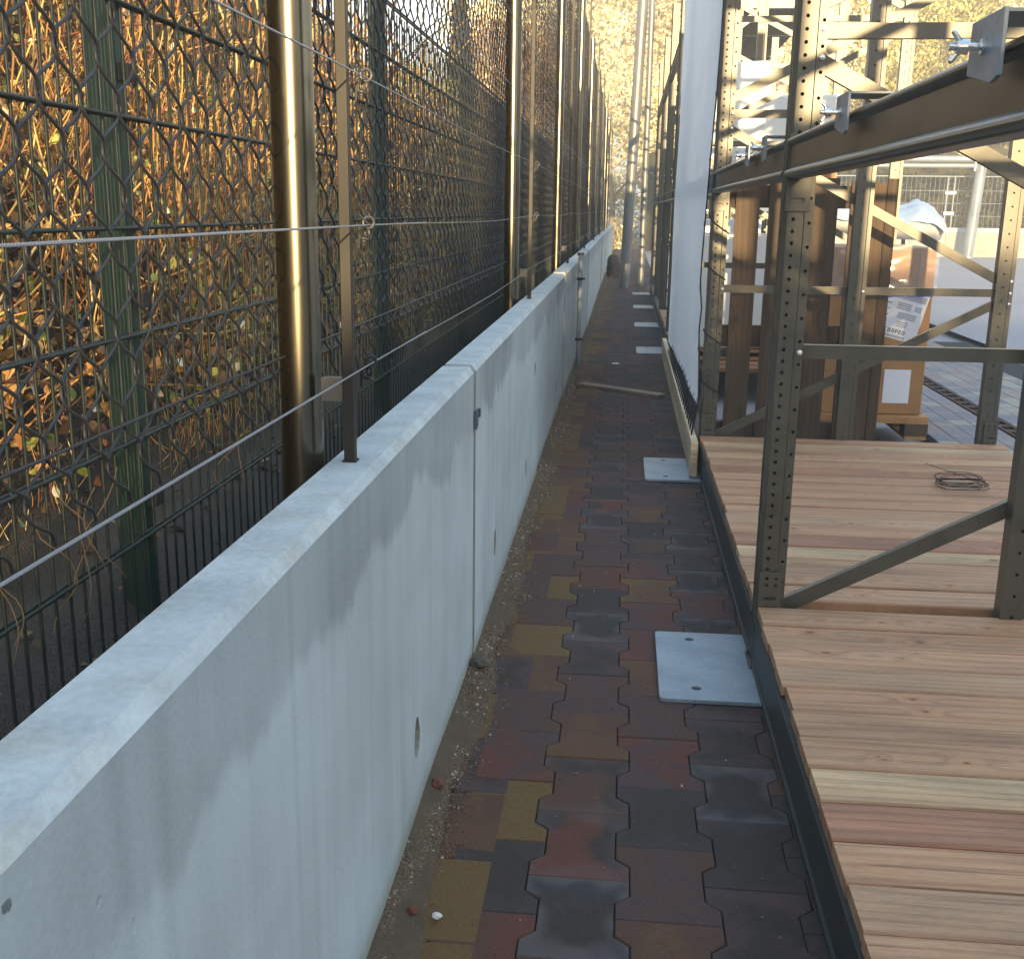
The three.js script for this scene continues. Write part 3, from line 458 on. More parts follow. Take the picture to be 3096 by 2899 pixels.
// sigma profile beam, face towards the path; x grows into the rack
const sig = (y0, y1) => {
  const p = [], h = y1 - y0, arc = (cx, cy, r, a0, a1, n) => { for (let i = 0; i <= n; i++) { const a = a0 + (a1 - a0) * i / n; p.push([cx + Math.cos(a) * r, cy + Math.sin(a) * r]); } };
  arc(0.010, y0 + 0.012, 0.012, Math.PI * 1.5, Math.PI * 0.62, 7); p.push([0.014, y0 + 0.027]); p.push([0.014, y1 - 0.022]); arc(0.010, y1 - 0.009, 0.009, Math.PI * 1.35, Math.PI * 0.5, 6); p.push([0.048, y1], [0.05, y1 - 0.002], [0.05, y0 + 0.002], [0.048, y0]);
  return p;
};
const endPlate = (y0, y1, slot) => {
  const s = new THREE.Shape([[0.0, y0], [0.068, y0], [0.068, y1], [0.0, y1]].map(([a, b]) => new THREE.Vector2(a, b))), h = new THREE.Path();
  if (slot) { h.moveTo(0.016, y0 + 0.022); h.lineTo(0.050, y0 + 0.022); h.quadraticCurveTo(0.055, y0 + 0.029, 0.050, y0 + 0.036); h.lineTo(0.016, y0 + 0.036); h.quadraticCurveTo(0.011, y0 + 0.029, 0.016, y0 + 0.022); s.holes.push(h); }
  else { for (const [x, y] of [[0.022, y1 - 0.02], [0.050, y1 - 0.02], [0.022, y1 - 0.042], [0.050, y1 - 0.042]]) s.holes.push(holePath(x, y, 0.0058)); h.moveTo(0.018, y1 - 0.09); h.lineTo(0.054, y1 - 0.09); h.lineTo(0.054, y1 - 0.078); h.lineTo(0.018, y1 - 0.078); h.closePath(); s.holes.push(h); for (const x of [0.018, 0.046]) { const q = new THREE.Path(); q.moveTo(x, y1 - 0.13); q.lineTo(x + 0.010, y1 - 0.13); q.lineTo(x + 0.010, y1 - 0.107); q.lineTo(x, y1 - 0.107); q.closePath(); s.holes.push(q); } }
  return new THREE.ExtrudeGeometry(s, { depth: 0.003, bevelEnabled: true, bevelThickness: 0.0008, bevelSize: 0.0008, bevelSegments: 1 });
};
function beam(x, y0, y1, d0, d1, label, group, rear) {
  const o = thing('rack_beam', label, 'beam', x, 0, 0, group);
  let g = prof(sig(y0, y1), d0, d1); if (rear) g.scale(-1, 1, 1), g.index || g.attributes.position.count;
  if (rear) { const p = g.attributes.position.array, n = g.attributes.normal.array, u = g.attributes.uv.array; for (let i = 0; i < p.length; i += 9) for (let q = 0; q < 3; q++) { let t = p[i + q]; p[i + q] = p[i + 6 + q]; p[i + 6 + q] = t; t = n[i + q]; n[i + q] = n[i + 6 + q]; n[i + 6 + q] = t; } }
  if (y0 < 0.5 && !rear) g = flat([box(0.0045, 0.05, y0 - 0.055, y1, d0, d1), box(0.0, 0.0044, y1 - 0.022, y1 - 0.004, d0, d1), box(-0.003, 0.0044, y0 - 0.055, y0 - 0.048, d0, d1)]);
  part('beam_profile', o, g, y0 < 0.5 ? M.lowBeamShade : M.rack);
  const up = y0 > 1, e = part('end_plate', o, endPlate(up ? y0 - 0.088 : y0 - 0.02, up ? y1 + 0.012 : 0.315, up), M.rack); e.position.set(rear ? -0.062 : 0.008, 0, -d1 - 0.001); return o;
}
beam(0.436, 1.470, 1.578, 0.69, FR[0] - 0.005, 'upper front rack beam nearest the camera, carrying two galvanized clamps', 'upper front rack beams');
const bayName = ['', 'upper front rack beam between the nearest frame and the banner', 'upper front rack beam hidden behind the near half of the banner', 'upper front rack beam behind the far half of the banner', 'upper front rack beam first beyond the banner', 'upper front rack beam second beyond the banner', 'farthest upper front rack beam'];
for (let k = 1; k < FR.length; k++) beam(0.436, 1.470, 1.578, FR[k - 1] + 0.072, FR[k] - 0.005, bayName[k], 'upper front rack beams');
beam(0.438, 0.078, 0.166, 0.7, FR[0] - 0.012, 'low front rack beam under the nearest wooden deck', 'low front rack beams');
const lowName = ['', 'low front rack beam under the wooden deck with the wire coil', 'low front rack beam behind the pale board under the banner', 'low front rack beam at the far end of the pale board', 'low front rack beam first beyond the banner', 'low front rack beam second beyond the banner', 'farthest low front rack beam'];
for (let k = 1; k < FR.length; k++) beam(0.438, 0.078, 0.166, FR[k - 1] + 0.072, FR[k] - 0.012, lowName[k], 'low front rack beams');
for (const [k, l] of [[0, 'low rear rack beam under the nearest wooden deck'], [1, 'low rear rack beam under the deck with the wire coil']]) beam(1.99, 0.078, 0.166, k ? FR[k - 1] + 0.072 : 0.7, FR[k] - 0.012, l, 'low rear rack beams', true);
for (let k = 3; k < FR.length; k++) beam(1.99, 1.47, 1.578, FR[k - 1] + 0.072, FR[k] - 0.005, ['', '', '', 'upper rear rack beam behind the far half of the banner', 'upper rear rack beam first beyond the banner', 'upper rear rack beam second beyond the banner', 'farthest upper rear rack beam'][k], 'upper rear rack beams', true);
for (let k = 4; k < FR.length; k++) beam(0.436, 2.85, 2.958, FR[k - 1] + 0.072, FR[k] - 0.005, ['', '', '', '', 'top front rack beam first beyond the banner', 'top front rack beam second beyond the banner', 'farthest top front rack beam'][k], 'top front rack beams');

// wooden decks
function woodMat(base, alt, seed, knots, edge = 0) {
  const kn = []; const r = rng(seed * 97 | 0); for (let i = 0; i < knots; i++) kn.push([0.06 + r() * 0.88, 0.2 + r() * 0.6, 0.005 + r() * r() * 0.013]);
  const t = texture(1024, 128, (u, v) => {
    let w = 0, dark = 0, warm = 0; for (const [ku, kv, kr] of kn) { const dx = (u - ku) * 1.58, dy = (v - kv) * 0.155, dd = Math.hypot(dx * 0.8, dy); w += Math.exp(-(dx * dx) / (kr * kr * 30) - dy * dy / (kr * kr * 6)) * (dy > 0 ? 1 : -1) * 1.3; dark = Math.max(dark, (1 - sst(kr * 0.5, kr, dd)) * (0.75 + 0.25 * Math.sin(dd / kr * 14))); warm = Math.max(warm, Math.exp(-(dx * dx) / (kr * kr * 16) - dy * dy / (kr * kr * 2.5))); }
    const bend = noise.noise(u * 1.4, v * 0.7, seed) * 1.4 + noise.noise(u * 5, v * 1.5, seed + 3) * 0.18, g = v * 9 + w * 2.2 + bend * 2.0;
    const late = Math.pow(0.5 + 0.5 * Math.sin(g * 2.9 + noise.noise(u * 2, v * 5, seed + 5) * 2.2), 3), fibre = noise.noise(u * 36, v * 95, seed + 4) * 0.16 + noise.noise(u * 90, v * 60, seed + 6) * 0.10 + noise.noise(u * 9, v * 50, seed + 9) * 0.14;
    const blot = noise.noise(u * 2.4, v * 1.1, seed + 11) * 0.30 + noise.noise(u * 7, v * 2.5, seed + 12) * 0.14, m = (1 + fibre * 1.45 + blot * 1.25) * (1 - 0.2 * late), k = clamp(0.55 + 0.6 * noise.noise(u * 0.9, v * 2.0, seed + 8) - 0.25 * late);
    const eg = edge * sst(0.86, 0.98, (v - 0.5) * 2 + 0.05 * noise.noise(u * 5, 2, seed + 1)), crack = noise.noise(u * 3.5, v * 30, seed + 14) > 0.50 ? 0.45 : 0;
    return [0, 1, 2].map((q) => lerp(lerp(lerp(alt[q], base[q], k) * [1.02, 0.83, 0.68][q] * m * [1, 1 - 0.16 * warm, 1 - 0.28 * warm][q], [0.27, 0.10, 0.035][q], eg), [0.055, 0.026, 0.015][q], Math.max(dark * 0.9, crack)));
  }, true, false);
  return std({ map: t, roughness: 0.68, bumpMap: rep(grainTex, 6, 1), bumpScale: 0.0012 });
}
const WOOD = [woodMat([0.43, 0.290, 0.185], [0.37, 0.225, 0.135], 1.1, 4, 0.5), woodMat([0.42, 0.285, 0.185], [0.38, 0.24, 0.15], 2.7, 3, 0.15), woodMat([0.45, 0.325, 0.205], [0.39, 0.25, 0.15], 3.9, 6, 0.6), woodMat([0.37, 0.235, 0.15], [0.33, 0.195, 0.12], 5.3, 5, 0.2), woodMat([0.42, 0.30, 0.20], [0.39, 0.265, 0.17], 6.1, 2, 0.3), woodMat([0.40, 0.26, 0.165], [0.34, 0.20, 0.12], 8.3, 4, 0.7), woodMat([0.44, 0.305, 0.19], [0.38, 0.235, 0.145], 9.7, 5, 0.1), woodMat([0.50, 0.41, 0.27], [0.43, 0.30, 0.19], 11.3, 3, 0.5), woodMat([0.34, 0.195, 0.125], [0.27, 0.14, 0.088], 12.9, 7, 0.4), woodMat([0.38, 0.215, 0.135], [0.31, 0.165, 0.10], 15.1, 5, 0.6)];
const woodEdge = std({ color: C(0.40, 0.17, 0.06), map: rep(patchTex, 1, 6), roughness: 0.8 });
const plankGeo = (w, L, seed) => {   // board along x with slightly eased edges; uv along the grain
  const r = 0.004, s = new THREE.Shape([[-w / 2 + r, 0.030], [-w / 2, 0.026], [-w / 2, 0.0], [w / 2, 0.0], [w / 2, 0.026], [w / 2 - r, 0.030]].map(([a, b]) => new THREE.Vector2(a, b)));
  const g = new THREE.ExtrudeGeometry(s, { depth: L, bevelEnabled: false }).rotateY(Math.PI / 2), p = g.attributes.position, uv = g.attributes.uv;
  for (let i = 0; i < p.count; i++) uv.setXY(i, p.getX(i) / 1.58, clamp(p.getZ(i) / w + 0.5));
  return g;
};
function deck(d0, d1, n, label, seed, parts = true) {
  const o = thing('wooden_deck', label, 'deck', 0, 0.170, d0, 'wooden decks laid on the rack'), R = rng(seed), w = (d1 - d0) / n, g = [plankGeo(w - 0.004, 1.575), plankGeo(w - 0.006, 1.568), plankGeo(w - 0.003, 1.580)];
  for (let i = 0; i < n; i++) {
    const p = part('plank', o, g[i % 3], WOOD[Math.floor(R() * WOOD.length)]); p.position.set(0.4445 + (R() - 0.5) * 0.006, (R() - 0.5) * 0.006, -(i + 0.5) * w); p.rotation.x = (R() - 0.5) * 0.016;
    if (R() < 0.5) { p.rotation.y = Math.PI; p.position.x += 1.575; }
  }
  return o;
}
deck(0.72, 3.478, 18, 'nearest wooden plank deck at the lower right of the photo', 3);
deck(3.575, 6.345, 18, 'wooden plank deck with the coil of dark wire on it', 9);
deck(9.25, 11.95, 12, 'wooden plank deck seen beyond the far edge of the banner', 4);
deck(12.1, 14.7, 12, 'wooden plank deck second beyond the banner', 5);
// loose wire coil
{
  const pts = [], R = rng(8); for (let loop = 0; loop < 9; loop++) { const ox = (R() - 0.5) * 0.02, od = (R() - 0.5) * 0.14, lx = 0.082 + R() * 0.018, ld = 0.055 + R() * 0.06, tl = (R() - 0.5) * 0.02; for (let i = 0; i < 16; i++) { const t = i / 16 * Math.PI * 2, c = Math.cos(t), n = Math.sin(t); pts.push(V(1.52 + ox + lx * Math.sign(c) * Math.pow(Math.abs(c), 0.45), 0.2085 + 0.004 * loop + 0.006 * (1 + c) + tl * n * 0.4, 5.24 + od + ld * Math.sign(n) * Math.pow(Math.abs(n), 0.6) + 0.05 * (c > 0 ? 1 : -1) * tl * 20)); } }
  for (let i = 0; i < 12; i++) pts.push(V(1.56 - i * 0.0085, 0.246 - 0.002 * i, 5.26 + i * 0.036));
  const o = new THREE.Mesh(tube(pts, 0.0016, 520, 5), M.black); o.name = 'wire_coil'; o.userData = { label: 'flattened coil of dark wire lying on the wooden deck', category: 'wire' }; scene.add(o);
}
// clamps over the upper beams
function clampThing(d, label, k = 1) {
  const o = thing('beam_clamp', label, 'clamp', 0.436, 1.578, d, 'galvanized clamps on the upper beams'), y1 = 0.030, L = 0.066 * k;
  const s = new THREE.Shape(), pts = [[-L, y1], [L * 0.95, y1], [L, -0.030], [-L * 0.55, -0.048], [-L, -0.042]];   // plate on the path side, in (depth, y)
  pts.forEach(([a, b], i) => (i ? s.lineTo(a, b) : s.moveTo(a, b)));
  const pl = new THREE.ExtrudeGeometry(s, { depth: 0.004, bevelEnabled: true, bevelThickness: 0.0008, bevelSize: 0.0008, bevelSegments: 1 }).rotateY(Math.PI / 2).translate(-0.016, 0, 0);
  part('bracket', o, [pl, box(-0.0115, 0.075, y1 - 0.004, y1, -L * 0.95, L * 0.95), box(0.075, 0.079, -0.03, y1, -L * 0.95, L * 0.95)], M.galv);
  const sc = part('screw', o, [cyl(V(-0.058, -0.004, 0.0), V(-0.016, -0.004, 0.0), 0.0045, 0.0045, 10), cyl(V(-0.021, -0.004, 0), V(-0.0165, -0.004, 0), 0.010, 0.010, 6)], M.zinc);
  part('wing_nut', sc, [cyl(V(-0.050, -0.004, 0), V(-0.036, -0.004, 0), 0.0085, 0.0095, 10), rbox(0.006, 0.018, 0.008, 0.0025).rotateZ(0.6).translate(-0.050, 0.007, 0.002), rbox(0.006, 0.018, 0.008, 0.0025).rotateZ(-0.6).translate(-0.050, -0.015, -0.002)], M.zinc);
  return o;
}
clampThing(1.555, 'largest galvanized clamp with wing screw at the right edge of the photo');
clampThing(2.53, 'galvanized wing screw clamp on the near beam, just before the nearest frame');
clampThing(3.92, 'galvanized clamp on the beam just past the nearest frame', 0.9);
clampThing(4.45, 'galvanized clamp on the beam closest to the white banner', 0.9);
// ------------------------------------------------------------------ banner, skirting board, lacing
{
  const nx = 46, ny = 60, g = new THREE.BufferGeometry(), pos = [], uv = [], idx = [];
  const pt = (u, v) => {
    const y0 = lerp(0.36, 0.20, u), y1 = 3.55, y = lerp(y0, y1, v), edge = 6.30 - 0.10 * Math.exp(-Math.pow((y - 1.5) / 0.35, 2)) - 0.10 * sst(1.5, 2.6, y) * 0.6 - 0.05 * Math.sin(y * 3), d = lerp(edge, 10.95 + 0.12 * Math.sin(y * 2), u);
    let x = 0.428 + 0.012 * noise.noise(u * 3, v * 4, 2) - 0.024 * Math.exp(-Math.pow((y - 0.85) / 0.5, 2) - u * 9) - 0.012 * Math.sin(clamp((y - 0.5) * 2.2 + u * 9, 0, Math.PI)) * Math.exp(-u * 5);
    x += 0.010 * Math.exp(-Math.pow((y - 0.9 - u * 1.8) / 0.06, 2)) * Math.exp(-u * 6);
    return [x, y, -d];
  };
  for (let j = 0; j <= ny; j++) for (let i = 0; i <= nx; i++) { pos.push(...pt(i / nx, j / ny)); uv.push(i / nx * 4.6, j / ny * 3); }
  for (let j = 0; j < ny; j++) for (let i = 0; i < nx; i++) { const a = j * (nx + 1) + i; idx.push(a, a + nx + 1, a + 1, a + 1, a + nx + 1, a + nx + 2); }
  g.setAttribute('position', new THREE.Float32BufferAttribute(pos, 3)); g.setAttribute('uv', new THREE.Float32BufferAttribute(uv, 2)); g.setIndex(idx); g.computeVertexNormals();
  const o = thing('banner', 'large white vinyl banner laced to the front of the rack', 'banner', 0, 0, 0); part('sheet', o, g, M.banner);
  const hem = []; for (let j = 0; j <= 30; j++) { const q = pt(0, j / 30); hem.push(new THREE.Vector3(q[0] - 0.002, q[1], q[2])); } part('edge_cord', o, tube(hem, 0.004, 90, 6), M.black);
  const lace = []; for (let k = 0; k < 24; k++) { const u = 0.01 + k * 0.035, q = pt(u, 0), q2 = pt(u + 0.02, 0); lace.push(tube([new THREE.Vector3(q[0], q[1] + 0.012, q[2]), new THREE.Vector3(0.405, lerp(q[1], 0.215, 0.45), q[2] + 0.03), new THREE.Vector3(0.392, 0.196, q[2] - 0.02), new THREE.Vector3(0.398, 0.216, q[2] - 0.09), new THREE.Vector3(q2[0], q2[1] + 0.012, q2[2])], 0.0038, 14, 5)); }
  const bot = []; for (let i = 0; i <= 20; i++) { const q = pt(i / 20, 0); bot.push(new THREE.Vector3(q[0], q[1] + 0.004, q[2])); } lace.push(tube(bot, 0.005, 40, 5));
  for (const y of [0.52, 0.78, 1.12, 1.36]) lace.push(tube([V(0.424, y, 6.27), V(0.436, y - 0.02, 6.33), V(0.50, y - 0.07, 6.350), V(0.532, y - 0.09, 6.37)], 0.0035, 12, 5));
  part('lacing_cord', o, lace, M.black);
  const ey = new THREE.TorusGeometry(0.013, 0.004, 6, 14).rotateY(Math.PI / 2); for (let k = 0; k < 12; k++) { const q = pt(0.012 + k * 0.07, 0.012); const b = part('eyelet', o, ey, M.zinc); b.position.set(q[0] - 0.003, q[1], q[2]); } for (const v of [0.10, 0.2, 0.3, 0.4, 0.5]) { const q = pt(0.008, v), b = part('eyelet', o, ey, M.zinc); b.position.set(q[0] - 0.003, q[1], q[2]); }
  const sb = thing('skirting_board', 'long pale board standing on edge below the white banner', 'board', 0, 0, 0);
  const m = woodMat([0.60, 0.55, 0.42], [0.52, 0.46, 0.34], 12.2, 1), bg = box(0.383, 0.418, 0.028, 0.206, 6.10, 11.3), bu = bg.attributes.uv; for (let i = 0; i < bu.count; i++) bu.setXY(i, bu.getX(i) / 5.2, bu.getY(i)); part('board', sb, bg, m);
  part('corner_iron', sb, [box(0.380, 0.4215, 0.022, 0.0265, 6.085, 6.2), box(0.3795, 0.3825, 0.022, 0.06, 6.085, 6.16)], M.zinc);
  const cp = new THREE.Mesh(box(-0.41, 0.41, 0, 0.022, -0.055, 0.055).rotateY(0.0), woodMat([0.30, 0.27, 0.22], [0.24, 0.21, 0.17], 14.4, 1)); cp.position.set(0.005, 0.003, -9.2); cp.rotation.y = 0.66; cp.rotation.y = -0.69; cp.name = 'loose_plank'; cp.userData = { label: 'grey weathered plank lying across the paved path', category: 'plank' }; scene.add(cp);
}
// tube with clamps against the wall
{
  const o = thing('steel_tube', 'thin galvanized tube with two clamps standing against the concrete wall', 'tube', -0.395, 0, 10.72);
  part('tube', o, cyl(V(0, 0.0, 0), V(0, 0.985, 0), 0.021, 0.021, 16), M.galv); part('cap', o, cyl(V(0, 0.985, 0), V(0, 1.01, 0), 0.03, 0.03, 12), M.post);
  for (const y of [0.24, 0.78]) part('clamp', o, [cyl(V(0, y - 0.012, 0), V(0, y + 0.012, 0), 0.027, 0.027, 12), box(-0.05, 0.045, y - 0.008, y + 0.008, -0.012, 0.012)], M.post);
}
// ------------------------------------------------------------------ old pallets standing behind the second frame
const oldWood = [woodMat([0.095, 0.068, 0.042], [0.045, 0.031, 0.020], 21.1, 4), woodMat([0.118, 0.086, 0.050], [0.062, 0.043, 0.026], 22.3, 3), woodMat([0.070, 0.050, 0.032], [0.038, 0.026, 0.018], 23.7, 4)];
const boardV = (x0, x1, y0, y1, d0, d1) => { const g = box(x0, x1, y0, y1, d0, d1), u = g.attributes.uv, p = g.attributes.position; for (let i = 0; i < u.count; i++) u.setXY(i, (p.getY(i) - y0) / (y1 - y0), clamp((p.getX(i) - x0) / Math.max(0.02, x1 - x0))); return g; };
function upPallet(label, boards, x0, x1, d, h) {
  const o = thing('wooden_pallet', label, 'pallet', 0, 0, 0, 'old pallets standing on end');
  boards.forEach(([a, b, m], i) => part('slat', o, boardV(a, b, 0.02 + (i % 2) * 0.012, h - (i % 3) * 0.012, d, d + 0.022), oldWood[m]));
  for (const y of [0.09, 0.64, 1.40]) { part('crossbar', o, box(x0 + 0.02, x1 - 0.02, y, y + 0.12, d + 0.0235, d + 0.045), oldWood[2]); for (const t of [0.04, 0.5, 0.96]) { const x = lerp(x0 + 0.07, x1 - 0.07, t); part('block', o, box(x - 0.06, x + 0.06, y + 0.005, y + 0.115, d + 0.0465, d + 0.12), oldWood[0]); } }
  return o;
}
scene.fog = new THREE.FogExp2(new THREE.Color(1, 0.96, 0.86), 0.0065);
upPallet('old brown pallet on end beside the banner, half behind the nearest frame', [[0.500, 0.552, 2], [0.592, 0.722, 1], [0.772, 0.900, 0], [0.93, 0.985, 2]], 0.50, 0.99, 6.72, 1.585);
upPallet('old brown pallet on end behind the nearest frame, right of its twin', [[1.005, 1.148, 0], [1.215, 1.30, 2], [1.335, 1.402, 1], [1.406, 1.462, 0]], 1.00, 1.465, 6.78, 1.56);
// ------------------------------------------------------------------ cardboard box on a euro pallet
const carton = std({ map: rep(patchTex, 1, 1), color: C(0.42, 0.215, 0.085), roughness: 0.85 }), palletWood = woodMat([0.46, 0.30, 0.14], [0.38, 0.22, 0.10], 31.5, 2);
{
  const o = thing('pallet', 'pale wooden pallet under the tall cardboard box', 'pallet', 1.53, 0, 7.48);
  for (let i = 0; i < 5; i++) part('deck_board', o, box(-0.40, 0.40, 0.122, 0.144, i * 0.19, i * 0.19 + 0.13), palletWood);
  for (const d of [0, 0.36, 0.73]) for (const x of [-0.33, 0, 0.33]) part('block', o, box(x - 0.07, x + 0.07, 0.022, 0.1, d, d + 0.14), oldWood[1]);
  for (const x of [-0.33, 0, 0.33]) part('runner', o, box(x - 0.065, x + 0.065, 0.001, 0.0215, 0, 0.87), palletWood);
  for (const d of [0.004, 0.364, 0.734]) part('stringer', o, box(-0.40, 0.40, 0.1005, 0.1215, d, d + 0.13), palletWood);
  const b = thing('cardboard_box', 'tall brown cardboard box with white labels and blue strap on a pallet', 'box', 1.53, 0.146, 7.56);
  part('carton', b, new RoundedBoxGeometry(0.73, 1.03, 0.76, 2, 0.008).translate(0, 0.515, -0.38), carton);
  part('flap_tape', b, box(0.268, 0.285, 0.78, 1.026, -0.0035, -0.001), std({ color: C(0.34, 0.17, 0.07), roughness: 0.4 }));
  const cv = document.createElement('canvas'); cv.width = 300; cv.height = 330; const c = cv.getContext('2d');
  c.fillStyle = '#d6d4d8'; c.fillRect(0, 0, 300, 330); c.fillStyle = '#9c9ba2'; c.fillRect(12, 14, 276, 46);
  c.fillStyle = '#85848c'; for (let y = 0; y < 4; y++) { c.fillRect(120, 84 + y * 12, 90, 7); } for (let y = 0; y < 3; y++) c.fillRect(232, 90 + y * 12, 44, 7);
  for (let y = 0; y < 4; y++) { c.fillRect(140, 148 + y * 11, 120, 6); c.fillRect(30, 96 + y * 40, 54, 8); } for (let y = 0; y < 3; y++) c.fillRect(150, 208 + y * 14, 70, 6);
  c.fillStyle = '#5a5961'; c.font = 'bold 40px sans-serif'; c.fillText('0CB8PE0', 60, 292); for (let y = 0; y < 3; y++) c.fillRect(30, 306 + y * 6, 200, 3);
  const lt = new THREE.CanvasTexture(cv); lt.colorSpace = THREE.SRGBColorSpace;
  const lab = part('shipping_label', b, new THREE.PlaneGeometry(0.29, 0.30), std({ map: lt, roughness: 0.6 })); lab.position.set(0.175, 0.625, 0.0035); lab.rotation.z = -0.24;
  part('white_sticker', b, box(0.12, 0.282, 0.072, 0.284, -0.0032, -0.001), std({ color: C(0.72, 0.72, 0.76), roughness: 0.6 }));
  part('blue_strap', b, [box(-0.367, 0.3675, 0.735, 0.752, -0.0045, -0.0037), box(0.3657, 0.3672, 0.735, 0.752, -0.0045, 0.765), bar(V(-0.1, 0.70, -0.007), V(0.27, 0.765, -0.007), 0.0015, 0.014)], std({ color: C(0.03, 0.08, 0.42), roughness: 0.4 }));
  part('stretch_film', b, (() => { const g = new THREE.PlaneGeometry(0.76, 0.30, 30, 12), p = g.attributes.position; for (let i = 0; i < p.count; i++) p.setZ(i, 0.008 * noise.noise(p.getX(i) * 9, p.getY(i) * 22, 3) + 0.012); g.computeVertexNormals(); return g.translate(0, 0.90, 0); })(), new THREE.MeshPhysicalMaterial({ color: C(0.95, 0.96, 1), transmission: 0.9, roughness: 0.12, thickness: 0, side: THREE.DoubleSide }));
}
// ------------------------------------------------------------------ yard paving and slot drain to the right of the rack
const yard = structure('yard', box(2.02, 3.9, -0.07, -0.046, 5.5, 14), M.joint);
{
  const R = rng(77), tones = [[0.30, 0.27, 0.25], [0.26, 0.235, 0.25], [0.33, 0.26, 0.23], [0.22, 0.21, 0.235], [0.36, 0.33, 0.27], [0.30, 0.23, 0.215]].map(([r, g, b]) => std({ map: rep(patchTex, 0.7, 0.7), color: C(r, g, b), roughness: 0.85, bumpMap: grainTex, bumpScale: 0.001 }));
  const g = new RoundedBoxGeometry(0.1285, 0.05, 0.197, 1, 0.005).translate(0, -0.0262, 0), rest = {}; let n = 0;
  for (let d = 6.0; d < 13.6; d += 0.2) for (let c = 0; c < 11; c++) {
    const x = 2.06 + c * 0.131 + (c > 4 ? 0.012 : 0), dd = d + (c % 2) * 0.1, m = tones[Math.floor(R() * tones.length)]; if (c === 4) continue;
    if (d < 10.8 && n < 290) { const o = part('paver', yard, g, m); o.position.set(x, (R() - 0.5) * 0.002, -dd); n++; } else (rest[m.uuid] ??= { m, l: [] }).l.push(g.clone().translate(x, 0, -dd));
  }
  for (const { m, l } of Object.values(rest)) part('far_paving', yard, l, m, 'stuff');
  const dr = thing('slot_drain', 'dark rusty slot drain crossing the pale yard paving', 'drain', 0, 0, 0); const rust = std({ map: rep(patchTex, 2, 2), color: C(0.085, 0.045, 0.035), roughness: 0.8, metalness: 0.3 });
  part('channel', dr, box(2.535, 2.645, -0.044, -0.02, 5.6, 14), M.hole); part('edge_rail', dr, box(2.535, 2.552, -0.0195, 0.001, 5.6, 14), rust); part('edge_rail', dr, box(2.628, 2.645, -0.0195, 0.001, 5.6, 14), rust); for (let i = 0; i < 40; i++) part('grate_bar', dr, box(2.5525, 2.6275, -0.018, -0.004, 5.7 + i * 0.2, 5.79 + i * 0.2), rust);
  const far = new THREE.Mesh(new THREE.PlaneGeometry(60, 60).rotateX(-Math.PI / 2), M.yard); far.position.set(32.2, -0.006, -29); structure('pavement', far.geometry.translate(32.2 + 1.78, -0.004, -29), M.yard);
}
